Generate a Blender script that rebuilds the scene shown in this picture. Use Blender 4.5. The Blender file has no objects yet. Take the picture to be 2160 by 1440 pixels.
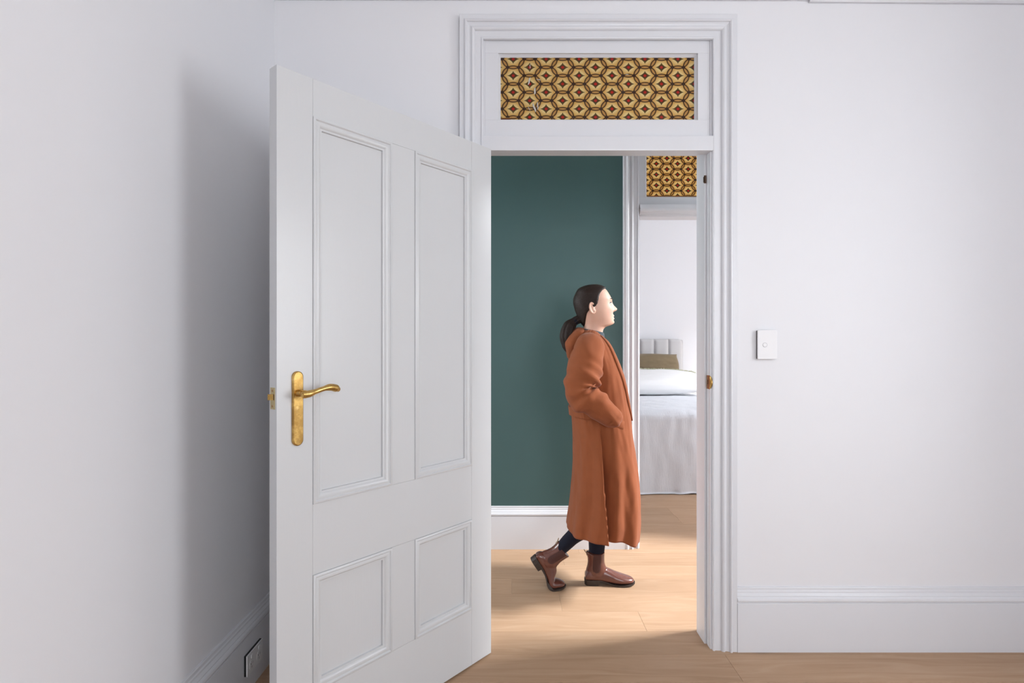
import bpy, bmesh, math, random
import numpy as np
from mathutils import Vector, Matrix, noise
from mathutils.bvhtree import BVHTree
random.seed(7)
S = bpy.context.scene
COL = S.collection
F = 1190.0          # focal length in pixels of the 2160 px wide frame
H = 1.30            # eye height

# ------------------------------------------------------------------ camera
cam = bpy.data.cameras.new('camera')
cam.sensor_width = 36.0
cam.lens = 36.0 * F / 2160.0
cam.clip_start = 0.05
camo = bpy.data.objects.new('camera', cam)
COL.objects.link(camo)
camo.location = (0, 0, H)
camo.rotation_euler = (math.pi / 2, 0, 0)
S.camera = camo
S.view_settings.view_transform = 'Standard'
S.view_settings.look = 'None'
S.view_settings.gamma = 1.0
S.view_settings.use_curve_mapping = False
S.view_settings.exposure = 0.0

# ------------------------------------------------------------------ world
w = bpy.data.worlds.new('overcast_sky')
S.world = w
w.use_nodes = True
w.node_tree.nodes['Background'].inputs[0].default_value = (0.80, 0.88, 1.0, 1)
w.node_tree.nodes['Background'].inputs[1].default_value = 1.0

# ------------------------------------------------------------------ daylight outside each window, plus added fill
def area(name, loc, target, sx, sy, energy, color):
    l = bpy.data.lights.new(name, 'AREA')
    l.shape = 'RECTANGLE'; l.size = sx; l.size_y = sy
    l.energy = energy; l.color = color
    o = bpy.data.objects.new(name, l); COL.objects.link(o)
    o.location = loc
    d = Vector(target) - Vector(loc)
    o.rotation_euler = d.to_track_quat('-Z', 'Y').to_euler()
    return o
DAY = (0.955, 0.98, 1.0)
area('daylight_room_side_window', (2.90, 0.90, 2.05), (1.2, 0.90, 1.75), 2.6, 2.3, 172, DAY)
area('daylight_room_back_window', (1.5, -3.15, 1.9), (1.4, 0, 1.5), 2.2, 2.0, 124, (0.95, 0.975, 1.0))  # added fill from behind the camera
area('daylight_hall_entry', (4.45, 3.04, 3.55), (1.0, 3.04, 0.2), 1.5, 1.3, 2250, (0.97, 0.985, 1.0))
area('daylight_hall_back', (-3.15, 3.04, 2.0), (0.3, 3.04, 1.2), 0.95, 1.6, 95, (0.95, 0.98, 1.0))  # added fill from the hall's left end
area('daylight_bedroom', (4.55, 4.75, 1.9), (1.5, 4.75, 0.9), 2.0, 2.0, 145, (0.96, 0.98, 1.0))

# ------------------------------------------------------------------ room dimensions
XL, XR = -1.005, 2.45
YB, YF = -2.70, 2.385          # back wall, wall with the door
YH0, YH1 = 2.53, 3.555         # hall between these
YR0, YR1 = 3.70, 6.90          # bedroom
ZC = 3.25
OPX0, OPX1 = -0.114, 0.838     # door frame, rebate to rebate
B0 = 0.80                      # bedroom door, left edge of casing's inner side
B1 = B0 + 0.952

# ================================================================== helpers
OFF = {}
def root(name, loc=(0, 0, 0), label=None, cat=None, group=None, kind=None, rotz=None):
    o = bpy.data.objects.new(name, None); COL.objects.link(o)
    o.empty_display_size = 0.1
    o.location = loc
    if rotz is not None:
        o.rotation_euler = (0, 0, rotz)
        OFF[o.name] = Vector((0, 0, 0))
    else:
        OFF[o.name] = Vector(loc)
    tag(o, label, cat, group, kind)
    return o
def tag(o, label=None, cat=None, group=None, kind=None):
    if label: o['label'] = label
    if cat: o['category'] = cat
    if group: o['group'] = group
    if kind: o['kind'] = kind
    return o
def link_mesh(name, me, mat, parent=None, smooth=False):
    o = bpy.data.objects.new(name, me); COL.objects.link(o)
    if mat is not None:
        me.materials.clear(); me.materials.append(mat)
    if smooth:
        me.polygons.foreach_set('use_smooth', [True] * len(me.polygons))
    if parent is not None:
        off = OFF.get(parent.name, Vector((0, 0, 0)))
        if off.length > 0:
            me.transform(Matrix.Translation(-off))
        o.parent = parent
        OFF[o.name] = off
    return o
def mk(name, geo, mat, parent=None, smooth=False, bevel=0, auto=None):
    v, f = geo
    me = bpy.data.meshes.new(name)
    me.from_pydata([tuple(p) for p in v], [], f)
    bm = bmesh.new(); bm.from_mesh(me)
    bmesh.ops.recalc_face_normals(bm, faces=bm.faces)
    if bevel:
        bmesh.ops.bevel(bm, geom=[e for e in bm.edges if e.calc_face_angle(0) > 0.5], offset=bevel, segments=2, affect='EDGES', profile=0.7)
    bm.to_mesh(me); bm.free()
    o = link_mesh(name, me, mat, parent, smooth)
    if auto is not None:
        sharp_by_angle(me, auto)
    return o
def sharp_by_angle(me, ang):
    me.polygons.foreach_set('use_smooth', [True] * len(me.polygons))
    bm = bmesh.new(); bm.from_mesh(me)
    for e in bm.edges:
        e.smooth = e.calc_face_angle(0) < ang
    bm.to_mesh(me); bm.free()
def join(*gs):
    V, Fc = [], []
    for v, f in gs:
        n = len(V); V += list(v); Fc += [tuple(i + n for i in q) for q in f]
    return V, Fc
def box(x0, x1, y0, y1, z0, z1):
    v = [(x0, y0, z0), (x1, y0, z0), (x1, y1, z0), (x0, y1, z0), (x0, y0, z1), (x1, y0, z1), (x1, y1, z1), (x0, y1, z1)]
    f = [(0, 3, 2, 1), (4, 5, 6, 7), (0, 1, 5, 4), (1, 2, 6, 5), (2, 3, 7, 6), (3, 0, 4, 7)]
    return v, f
def cells(us, vs, solid, place, d0, d1):
    """slab made of cells; solid(i,j) tells which are filled; place(u,v,d) -> point"""
    V, Fc, idx = [], [], {}
    def vid(i, j, k):
        if (i, j, k) not in idx:
            idx[(i, j, k)] = len(V); V.append(place(us[i], vs[j], (d0, d1)[k]))
        return idx[(i, j, k)]
    nu, nv = len(us) - 1, len(vs) - 1
    ok = lambda i, j: 0 <= i < nu and 0 <= j < nv and solid(i, j)
    for i in range(nu):
        for j in range(nv):
            if not ok(i, j): continue
            for k in (0, 1):
                Fc.append((vid(i, j, k), vid(i + 1, j, k), vid(i + 1, j + 1, k), vid(i, j + 1, k)))
            if not ok(i - 1, j): Fc.append((vid(i, j, 0), vid(i, j + 1, 0), vid(i, j + 1, 1), vid(i, j, 1)))
            if not ok(i + 1, j): Fc.append((vid(i + 1, j, 0), vid(i + 1, j + 1, 0), vid(i + 1, j + 1, 1), vid(i + 1, j, 1)))
            if not ok(i, j - 1): Fc.append((vid(i, j, 0), vid(i + 1, j, 0), vid(i + 1, j, 1), vid(i, j, 1)))
            if not ok(i, j + 1): Fc.append((vid(i, j + 1, 0), vid(i + 1, j + 1, 0), vid(i + 1, j + 1, 1), vid(i, j + 1, 1)))
    return V, Fc
def wall(name, axis, a0, a1, d0, d1, mat, holes=(), z0=0.0, z1=ZC):
    """axis 'x': runs along x with thickness in y; axis 'y': runs along y with thickness in x. holes = (a0,a1,z0,z1)"""
    us = sorted({a0, a1} | {h[0] for h in holes} | {h[1] for h in holes})
    vs = sorted({z0, z1} | {h[2] for h in holes} | {h[3] for h in holes})
    def solid(i, j):
        cu, cv = (us[i] + us[i + 1]) / 2, (vs[j] + vs[j + 1]) / 2
        return not any(h[0] < cu < h[1] and h[2] < cv < h[3] for h in holes)
    place = (lambda u, v, d: (u, d, v)) if axis == 'x' else (lambda u, v, d: (d, u, v))
    o = mk(name, cells(us, vs, solid, place, d0, d1), mat)
    return tag(o, kind='structure')
def sweep(profile, frames, closed_path=False, caps=True):
    """profile: list of (u,t); frames: list of functions (u,t)->point"""
    n = len(profile); V, Fc = [], []
    for fr in frames:
        V += [fr(u, t) for u, t in profile]
    m = len(frames)
    for k in range(m if closed_path else m - 1):
        a, b = k * n, ((k + 1) % m) * n
        for i in range(n):
            j = (i + 1) % n
            Fc.append((a + i, a + j, b + j, b + i))
    if caps and not closed_path:
        Fc.append(tuple(range(n))); Fc.append(tuple(range((m - 1) * n, m * n)))
    return V, Fc
def loft(rings, cap0=True, cap1=True):
    n = len(rings[0]); V, Fc = [], []
    for r in rings: V += [tuple(p) for p in r]
    for k in range(len(rings) - 1):
        for i in range(n):
            j = (i + 1) % n
            Fc.append((k * n + i, k * n + j, (k + 1) * n + j, (k + 1) * n + i))
    if cap0: Fc.append(tuple(range(n)))
    if cap1: Fc.append(tuple(range((len(rings) - 1) * n, len(rings) * n)))
    return V, Fc
def tube(pts, radii, n=16, sub=6, squash=None, disp=None, dome=True):
    """smooth tube along points (Catmull-Rom)"""
    P = [Vector(p) for p in pts]
    if not hasattr(radii, '__len__'): radii = [radii] * len(P)
    C, R = [], []
    m = len(P)
    for i in range(m - 1):
        p0, p1, p2, p3 = P[max(i - 1, 0)], P[i], P[i + 1], P[min(i + 2, m - 1)]
        for k in range(sub):
            t = k / sub
            c = 0.5 * ((2 * p1) + (p2 - p0) * t + (2 * p0 - 5 * p1 + 4 * p2 - p3) * t * t + (3 * p1 - p0 - 3 * p2 + p3) * t ** 3)
            C.append(c); s = t * t * (3 - 2 * t); R.append(radii[i] * (1 - s) + radii[i + 1] * s)
    C.append(P[-1]); R.append(radii[-1])
    if dome:
        d0 = (C[0] - C[1]).normalized(); d1 = (C[-1] - C[-2]).normalized()
        r0, r1 = R[0], R[-1]
        pre = [(C[0] + d0 * r0 * math.sin(a), r0 * math.cos(a)) for a in (1.45, 1.1, 0.7, 0.35)]
        post = [(C[-1] + d1 * r1 * math.sin(a), r1 * math.cos(a)) for a in (0.35, 0.7, 1.1, 1.45)]
        C = [p[0] for p in pre] + C + [p[0] for p in post]
        R = [p[1] for p in pre] + R + [p[1] for p in post]
    rings = []
    T = (C[1] - C[0]).normalized()
    ref = Vector((0, 1, 0)) if abs(T.y) < 0.9 else Vector((0, 0, 1))
    Nn = (ref - T * ref.dot(T)).normalized()
    L = len(C)
    for i in range(L):
        T = (C[min(i + 1, L - 1)] - C[max(i - 1, 0)]).normalized()
        Nn = (Nn - T * Nn.dot(T)).normalized(); Bn = T.cross(Nn)
        ring = []
        for k in range(n):
            a = 2 * math.pi * k / n
            d = Nn * math.cos(a) * (squash if squash else 1) + Bn * math.sin(a)
            r = R[i]
            if disp: r += disp(i / (L - 1), a, C[i], d)
            ring.append(C[i] + d * r)
        rings.append(ring)
    return loft(rings)
def ball(c, rx, ry=None, rz=None, n=20, m=14):
    ry = ry or rx; rz = rz or rx
    rings = []
    for i in range(m + 1):
        a = -math.pi / 2 + (math.pi) * (i + 0.02) / (m + 0.04)
        rings.append([(c[0] + rx * math.cos(a) * math.cos(2 * math.pi * k / n), c[1] + ry * math.cos(a) * math.sin(2 * math.pi * k / n), c[2] + rz * math.sin(a)) for k in range(n)])
    return loft(rings)
def cyl(c0, c1, r0, r1=None, n=24):
    r1 = r0 if r1 is None else r1
    c0, c1 = Vector(c0), Vector(c1)
    T = (c1 - c0).normalized()
    ref = Vector((0, 0, 1)) if abs(T.z) < 0.9 else Vector((1, 0, 0))
    N = T.cross(ref).normalized(); B = T.cross(N)
    ring = lambda c, r: [c + (N * math.cos(2 * math.pi * k / n) + B * math.sin(2 * math.pi * k / n)) * r for k in range(n)]
    return loft([ring(c0, r0), ring(c1, r1)])
def remesh(geo, voxel, smooth_it=4):
    """one continuous skin over overlapping closed shapes"""
    v, f = geo
    me = bpy.data.meshes.new('tmp'); me.from_pydata([tuple(p) for p in v], [], f)
    bm = bmesh.new(); bm.from_mesh(me); bmesh.ops.recalc_face_normals(bm, faces=bm.faces); bm.to_mesh(me); bm.free()
    o = bpy.data.objects.new('tmp', me); COL.objects.link(o)
    md = o.modifiers.new('r', 'REMESH'); md.mode = 'VOXEL'; md.voxel_size = voxel; md.adaptivity = 0
    if smooth_it:
        ms = o.modifiers.new('s', 'SMOOTH'); ms.iterations = smooth_it; ms.factor = 0.5
    dg = bpy.context.evaluated_depsgraph_get(); dg.update()
    out = bpy.data.meshes.new_from_object(o.evaluated_get(dg))
    bpy.data.objects.remove(o); bpy.data.meshes.remove(me)
    return out
def interp(tab, x):
    """tab rows: (x, a, b, ...) ascending or descending; smooth cubic columns"""
    t = np.array(tab, float)
    if t[0, 0] > t[-1, 0]: t = t[::-1]
    xs = t[:, 0]; out = []
    i = int(np.clip(np.searchsorted(xs, x) - 1, 0, len(xs) - 2))
    h = xs[i + 1] - xs[i]; u = min(max((x - xs[i]) / h, 0), 1)
    for c in range(1, t.shape[1]):
        y = t[:, c]
        def slope(k):
            if k == 0: return (y[1] - y[0]) / (xs[1] - xs[0])
            if k == len(xs) - 1: return (y[-1] - y[-2]) / (xs[-1] - xs[-2])
            a = (y[k] - y[k - 1]) / (xs[k] - xs[k - 1]); b = (y[k + 1] - y[k]) / (xs[k + 1] - xs[k])
            return 0 if a * b <= 0 else 2 * a * b / (a + b)
        m0, m1 = slope(i) * h, slope(i + 1) * h
        out.append(y[i] * (1 + 2 * u) * (1 - u) ** 2 + m0 * u * (1 - u) ** 2 + y[i + 1] * u * u * (3 - 2 * u) + m1 * u * u * (u - 1))
    return out
def pt(px, py, Y):
    return Vector(((px - 1080) / F * Y, Y, H - (py - 720) / F * Y))

# ================================================================== node helper
class NT:
    def __init__(s, name):
        s.m = bpy.data.materials.new(name); s.m.use_nodes = True
        s.t = s.m.node_tree; s.n = s.t.nodes; s.b = s.n['Principled BSDF']; s.out = s.n['Material Output']
    def node(s, kind, **kw):
        nd = s.n.new(kind)
        for k, v in kw.items(): setattr(nd, k, v)
        return nd
    def link(s, a, b): s.t.links.new(a.s if isinstance(a, X) else a, b)
    def val(s, nd, i, v):
        if isinstance(v, X): s.t.links.new(v.s, nd.inputs[i])
        elif hasattr(v, 'is_output'): s.t.links.new(v, nd.inputs[i])
        else: nd.inputs[i].default_value = v
    def math(s, op, a, b=None, c=None):
        nd = s.node('ShaderNodeMath', operation=op)
        s.val(nd, 0, a)
        if b is not None: s.val(nd, 1, b)
        if c is not None: s.val(nd, 2, c)
        return X(s, nd.outputs[0])
    def mix(s, fac, a, b):
        nd = s.node('ShaderNodeMix', data_type='RGBA')
        s.val(nd, 0, fac); s.val(nd, 6, a); s.val(nd, 7, b)
        return X(s, nd.outputs[2])
    def noise(s, vec=None, scale=5, detail=3, rough=0.5, dist=0):
        nd = s.node('ShaderNodeTexNoise')
        nd.inputs['Scale'].default_value = scale; nd.inputs['Detail'].default_value = detail
        nd.inputs['Roughness'].default_value = rough; nd.inputs['Distortion'].default_value = dist
        if vec is not None: s.val(nd, 0, vec)
        return X(s, nd.outputs[0])
    def coord(s, which='Object'):
        return s.node('ShaderNodeTexCoord').outputs[which]
    def xyz(s, sock):
        nd = s.node('ShaderNodeSeparateXYZ'); s.val(nd, 0, sock)
        return [X(s, o) for o in nd.outputs]
    def vec(s, x, y, z):
        nd = s.node('ShaderNodeCombineXYZ'); s.val(nd, 0, x); s.val(nd, 1, y); s.val(nd, 2, z)
        return X(s, nd.outputs[0])
    def ramp(s, fac, stops):
        nd = s.node('ShaderNodeValToRGB'); s.val(nd, 0, fac)
        e = nd.color_ramp.elements
        while len(e) < len(stops): e.new(0.5)
        for el, (p, c) in zip(e, stops): el.position = p; el.color = c if len(c) == 4 else (*c, 1)
        return X(s, nd.outputs[0])
    def bump(s, h, strength=0.2, dist=0.01):
        nd = s.node('ShaderNodeBump'); nd.inputs['Strength'].default_value = strength; nd.inputs['Distance'].default_value = dist
        s.val(nd, 'Height', h); s.link(nd.outputs[0], s.b.inputs['Normal'])
        return nd
class X:
    def __init__(s, nt, sock): s.nt = nt; s.s = sock
    def __add__(s, o): return s.nt.math('ADD', s, o)
    __radd__ = __add__
    def __sub__(s, o): return s.nt.math('SUBTRACT', s, o)
    def __rsub__(s, o): return s.nt.math('SUBTRACT', o, s)
    def __mul__(s, o): return s.nt.math('MULTIPLY', s, o)
    __rmul__ = __mul__
    def __truediv__(s, o): return s.nt.math('DIVIDE', s, o)
    def abs(s): return s.nt.math('ABSOLUTE', s)
    def sqrt(s): return s.nt.math('SQRT', s)
    def lt(s, o): return s.nt.math('LESS_THAN', s, o)
    def gt(s, o): return s.nt.math('GREATER_THAN', s, o)
    def min(s, o): return s.nt.math('MINIMUM', s, o)
    def max(s, o): return s.nt.math('MAXIMUM', s, o)
    def round(s): return s.nt.math('ROUND', s)
    def step(s, lo, hi):
        nd = s.nt.node('ShaderNodeMapRange', interpolation_type='SMOOTHSTEP')
        s.nt.val(nd, 0, s); nd.inputs[1].default_value = lo; nd.inputs[2].default_value = hi
        return X(s.nt, nd.outputs[0])
def c4(r, g, b): return (r, g, b, 1)
def srgb(r, g, b):
    f = lambda c: (c / 255 / 12.92) if c / 255 <= 0.04045 else ((c / 255 + 0.055) / 1.055) ** 2.4
    return (f(r), f(g), f(b), 1)

def plain(name, col, rough=0.5, metal=0, bump=None, var=None, spec=None, sheen=None):
    n = NT(name)
    n.b.inputs['Base Color'].default_value = col
    n.b.inputs['Roughness'].default_value = rough
    n.b.inputs['Metallic'].default_value = metal
    if spec is not None: n.b.inputs['Specular IOR Level'].default_value = spec
    if sheen: n.b.inputs['Sheen Weight'].default_value = sheen * 0.25
    co = n.coord('Object')
    if var:
        sc, amt = var
        dk = c4(*[c * (1 - amt) for c in col[:3]])
        n.link(n.mix(n.noise(co, sc, 4, 0.6), dk, col), n.b.inputs['Base Color'])
    if bump:
        sc, st, di = bump
        n.bump(n.noise(co, sc, 4, 0.6), st, di)
    return n.m

M = {}
M['wall'] = plain('wall_paint', c4(0.785, 0.787, 0.818), 0.55, bump=(3.0, 0.05, 0.02), var=(1.3, 0.02), spec=0.3)
M['ceiling'] = plain('ceiling_paint', c4(0.85, 0.85, 0.85), 0.8)
M['trim'] = plain('gloss_white_trim', c4(0.70, 0.708, 0.745), 0.32, bump=(40, 0.03, 0.004), var=(4, 0.015))
M['green'] = plain('deep_green_paint', c4(0.066, 0.132, 0.130), 0.5, bump=(30, 0.06, 0.003), var=(2.5, 0.12), spec=0.35)
M['switch'] = plain('white_glass_plate', c4(0.84, 0.84, 0.86), 0.18)
M['crease'] = plain('glossy_lifted_film', c4(0.62, 0.58, 0.54), 0.15)  # pale tone stands in for glare on the lifted film
M['black'] = plain('black_plastic', c4(0.012, 0.012, 0.013), 0.5)
M['dark_gap'] = plain('dark_timber_gap', c4(0.09, 0.05, 0.03), 0.8)
M['skin'] = None

def door_paint():
    n = NT('door_gloss_paint')
    n.b.inputs['Base Color'].default_value = c4(0.60, 0.61, 0.625)
    n.b.inputs['Roughness'].default_value = 0.30
    x, y, z = n.xyz(n.coord('Object'))
    h = n.noise(n.vec(x * 160, y * 160, z * 7), 1.0, 3, 0.6)
    n.bump(h, 0.10, 0.002)
    return n.m
M['door'] = door_paint()

def brass(name, wear):
    n = NT(name)
    co = n.coord('Object')
    f = n.noise(co, 38, 5, 0.7)
    patch = n.noise(co, 60 if wear < 0.4 else 24, 5, 0.65).step(0.36, 0.58)
    rampc = n.ramp(f, [(0.3, (0.42, 0.25, 0.075)), (0.55, (0.64, 0.42, 0.14)), (0.75, (0.80, 0.60, 0.30))])
    n.link(n.mix(patch * (0.15 if wear < 0.4 else 0.75), rampc, c4(0.30, 0.165, 0.045)), n.b.inputs['Base Color'])
    n.b.inputs['Metallic'].default_value = 1.0
    n.link(n.math('MULTIPLY_ADD', f, wear, 0.16), n.b.inputs['Roughness'])
    n.bump(n.noise(co, 120, 3), 0.05, 0.001)
    return n.m
M['brass'] = brass('aged_brass', 0.3)
M['worn_brass'] = brass('patinated_brass', 0.45)
M['bronze'] = plain('copper_brass', c4(0.55, 0.30, 0.14), 0.35, metal=1, var=(90, 0.4))
M['pale_brass'] = plain('pale_lacquered_brass', c4(0.72, 0.60, 0.34), 0.38, metal=0.85, var=(120, 0.25))

def oak():
    n = NT('pale_oak_boards')
    geo = n.node('ShaderNodeNewGeometry').outputs['Position']
    rnd = X(n, n.node('ShaderNodeObjectInfo').outputs['Random'])
    x, y, z = n.xyz(geo)
    v = n.vec(x * 1.0 + rnd * 37.0, y * 9.0 + rnd * 91.0, 0.0)
    warp = n.noise(v, 1.1, 2, 0.5)
    v2 = n.vec(x * 2.2 + rnd * 17.0, y * 34.0 + warp * 9.0 + rnd * 50.0, 0.0)
    rings = n.noise(v2, 1.0, 3, 0.55)
    pores = n.noise(n.vec(x * 22.0 + rnd * 5.0, y * 520.0, 0.0), 1.0, 2, 0.5)
    base = n.ramp(rings, [(0.25, (0.395, 0.250, 0.155)), (0.5, (0.445, 0.292, 0.188)), (0.75, (0.49, 0.335, 0.225))])
    tint = n.mix(rnd, c4(0.90, 0.89, 0.87), c4(1.06, 1.05, 1.04))
    mul = n.node('ShaderNodeMix', data_type='RGBA', blend_type='MULTIPLY'); mul.inputs[0].default_value = 1
    n.val(mul, 6, base); n.val(mul, 7, tint)
    c = n.mix(pores.step(0.56, 0.75) * 0.16, X(n, mul.outputs[2]), c4(0.36, 0.22, 0.13))
    knot = n.noise(n.vec(x * 3.0 + rnd * 23.0, y * 8.0 + rnd * 13.0, 3.0), 1.0, 1, 0.3).step(0.735, 0.79)
    c = n.mix(knot * 0.5, c, c4(0.22, 0.16, 0.115))
    n.link(c, n.b.inputs['Base Color'])
    n.b.inputs['Roughness'].default_value = 0.5
    n.b.inputs['Specular IOR Level'].default_value = 0.22
    n.bump(pores + rings * 0.6, 0.05, 0.002)
    return n.m
M['oak'] = oak()

def glass_mat():
    n = NT('clear_glass')
    tr = n.node('ShaderNodeBsdfTransparent'); gl = n.node('ShaderNodeBsdfGlossy'); gl.inputs['Roughness'].default_value = 0.03
    fr = n.node('ShaderNodeFresnel'); fr.inputs[0].default_value = 1.45
    mx = n.node('ShaderNodeMixShader')
    bf = X(n, n.node('ShaderNodeNewGeometry').outputs['Backfacing'])
    n.link(X(n, fr.outputs[0]) * (1.0 - bf), mx.inputs[0]); n.link(tr.outputs[0], mx.inputs[1]); n.link(gl.outputs[0], mx.inputs[2])
    n.link(mx.outputs[0], n.out.inputs[0])
    return n.m
M['glass'] = glass_mat()
def creased_glass():
    n = NT('creased_clear_glass')
    tr = n.node('ShaderNodeBsdfTransparent'); gl = n.node('ShaderNodeBsdfGlossy'); gl.inputs['Roughness'].default_value = 0.06
    x, y, z = n.xyz(n.coord('Object'))
    h = n.noise(n.vec(x * 26.0, 0.0, z * 11.0), 1.0, 2, 0.5) * (1.0 - (x - 0.10).abs().step(0.0, 0.09))
    bp = n.node('ShaderNodeBump'); bp.inputs['Strength'].default_value = 0.7; bp.inputs['Distance'].default_value = 0.02
    n.val(bp, 'Height', h)
    n.link(bp.outputs[0], gl.inputs['Normal'])
    fr = n.node('ShaderNodeFresnel'); fr.inputs[0].default_value = 1.4
    mx = n.node('ShaderNodeMixShader')
    bf = X(n, n.node('ShaderNodeNewGeometry').outputs['Backfacing'])
    n.link(X(n, fr.outputs[0]) * (1.0 - bf), mx.inputs[0]); n.link(tr.outputs[0], mx.inputs[1]); n.link(gl.outputs[0], mx.inputs[2])
    n.link(mx.outputs[0], n.out.inputs[0])
    return n.m
M['creased_glass'] = creased_glass()

def hex_print(name, cx, cz, pu, pv, transl, zborder):
    """printed honeycomb with overlapping ring bands and a small four-point rosette; cx,cz = centre of one cell"""
    n = NT(name)
    X_, Y_, Z_ = n.xyz(n.coord('Object'))
    wob = n.noise(n.vec(X_ * 30, 0, Z_ * 30), 1.0, 2) - 0.5
    u = (X_ - cx) / pu          # column units
    v = (Z_ - cz) / pv          # row units
    k = 0.8660254
    au = u - (u / 2.0).round() * 2.0;  av = v - v.round()
    u2 = u - 1.0; v2 = v - 0.5
    bu = u2 - (u2 / 2.0).round() * 2.0; bv = v2 - v2.round()
    au, bu = au * k, bu * k
    dA = (av.abs()).max(au.abs() * k + av.abs() * 0.5)
    dB = (bv.abs()).max(bu.abs() * k + bv.abs() * 0.5)
    pick = dB.lt(dA)
    px = (au + (bu - au) * pick).abs(); py = (av + (bv - av) * pick).abs()
    n0 = 0.5 - py; n1 = 0.5 - (px * k + py * 0.5)
    t0 = px; t1 = (py * k - px * 0.5).abs()
    sel = n1.lt(n0)
    nn = n0 + (n1 - n0) * sel; tt = t0 + (t1 - t0) * sel
    q = tt / 0.2887
    arc = 0.088 * (1.0 - q * q)
    dline = (nn - arc).abs()
    line = 1.0 - dline.step(0.022, 0.048)
    lens = nn.lt(arc)
    vert = 1.0 - ((tt - 0.2887) * (tt - 0.2887) + nn * nn).sqrt().step(0.085, 0.115)
    r = (px * px + py * py).sqrt()
    cell_edge = r.step(0.18, 0.45)  # printed ground deepens towards each cell's edge
    star_e = n.math('POWER', px * 0.92 + 0.0001, 0.72) + n.math('POWER', py + 0.0001, 0.72)
    star = 1.0 - star_e.step(0.385, 0.43)
    ring = 1.0 - r.step(0.120, 0.140)
    red = 1.0 - r.step(0.070, 0.088)
    tip = 1.0 - (((px - 0.275) * (px - 0.275) + py * py).sqrt().min((px * px + (py - 0.24) * (py - 0.24)).sqrt())).step(0.014, 0.026)
    col = n.mix(cell_edge, srgb(240, 214, 150), srgb(222, 172, 92))
    col = n.mix(n.noise(n.vec(X_ * 6, 0, Z_ * 6), 1.0, 2).step(0.45, 0.75) * 0.35, col, srgb(222, 165, 88))
    col = n.mix(lens, col, srgb(200, 150, 84))
    col = n.mix(line, col, srgb(88, 58, 34))
    col = n.mix(vert, col, srgb(66, 44, 34))
    col = n.mix(star, col, srgb(98, 76, 36))
    col = n.mix(ring, col, srgb(84, 52, 30))
    col = n.mix(red, col, srgb(190, 44, 34))
    col = n.mix(tip, col, srgb(40, 26, 18))
    if zborder is not None:
        zb, xb = zborder
        in_x = X_.lt(xb) if xb is not None else 1.0
        band = n.math('MULTIPLY', Z_.lt(zb), in_x)
        bcol = n.mix((Z_ - (zb - 0.0045)).abs().lt(0.0032), srgb(206, 160, 84), srgb(120, 62, 30))
        col = n.mix(band, col, bcol)
    di = n.node('ShaderNodeBsdfDiffuse'); tl = n.node('ShaderNodeBsdfTranslucent')
    n.link(col, di.inputs[0])
    pw = n.node('ShaderNodeGamma'); pw.inputs[1].default_value = 1.25
    n.val(pw, 0, col); n.link(pw.outputs[0], tl.inputs[0])
    mx = n.node('ShaderNodeMixShader'); mx.inputs[0].default_value = transl
    n.link(di.outputs[0], mx.inputs[1]); n.link(tl.outputs[0], mx.inputs[2])
    n.link(mx.outputs[0], n.out.inputs[0])
    return n.m

# ================================================================== structure
# side window of the room (right wall), made-up back window for fill light
W3 = (0.27, 1.23, 0.88, 2.30)
W4 = (0.65, 2.35, 0.9, 2.7)
wall('wall_left', 'y', YB, YF, XL - 0.12, XL, M['wall'])
wall('wall_right', 'y', YB, YF, XR, XR + 0.16, M['wall'], [W3])
wall('wall_back', 'x', XL - 0.12, XR + 0.16, YB - 0.16, YB, M['wall'], [W4])
FT = 2.59
wall('wall_front', 'x', -3.0, 5.2, YF, YH0, M['wall'], [(OPX0 - 0.03, OPX1 + 0.03, 0.0, FT + 0.03)])  # right end stretched on outside to block stray hall entry light
wall('wall_hall', 'x', -3.0, 3.6, YH1, YH1 + 0.07, M['green'], [(B0 - 0.03, B1 + 0.03, 0.0, FT + 0.03)])
wall('wall_bedroom_front', 'x', -0.6, 4.2, YH1 + 0.07, YR0, M['wall'], [(B0 - 0.03, B1 + 0.03, 0.0, FT + 0.03)])
wall('wall_bedroom_left', 'y', YR0, YR1, -0.6, -0.48, M['wall'])
W6 = (3.95, 5.5, 0.85, 2.7)
wall('wall_bedroom_right', 'y', YR0, YR1, 4.05, 4.2, M['wall'], [W6])
wall('wall_bedroom_back', 'x', -0.6, 4.2, YR1, YR1 + 0.12, M['wall'])
W5 = (2.60, 3.48, 2.08, 2.85)
wall('wall_hall_right', 'y', YH0, YH1, 3.45, 3.6, M['wall'], [W5])
W7 = (2.60, 3.48, 0.9, 2.75)  # made-up opening for the hall fill
wall('wall_hall_left', 'y', YH0, YH1, -3.0, -2.85, M['wall'], [W7])
tag(mk('ceiling', cells([-3.1, 3.62, 4.3], [YB - 0.2, 3.62, YR1 + 0.2], lambda i, j: not (i == 1 and j == 0), lambda u, v, d: (u, v, d), ZC, ZC + 0.1), M['ceiling']), kind='structure')

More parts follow.
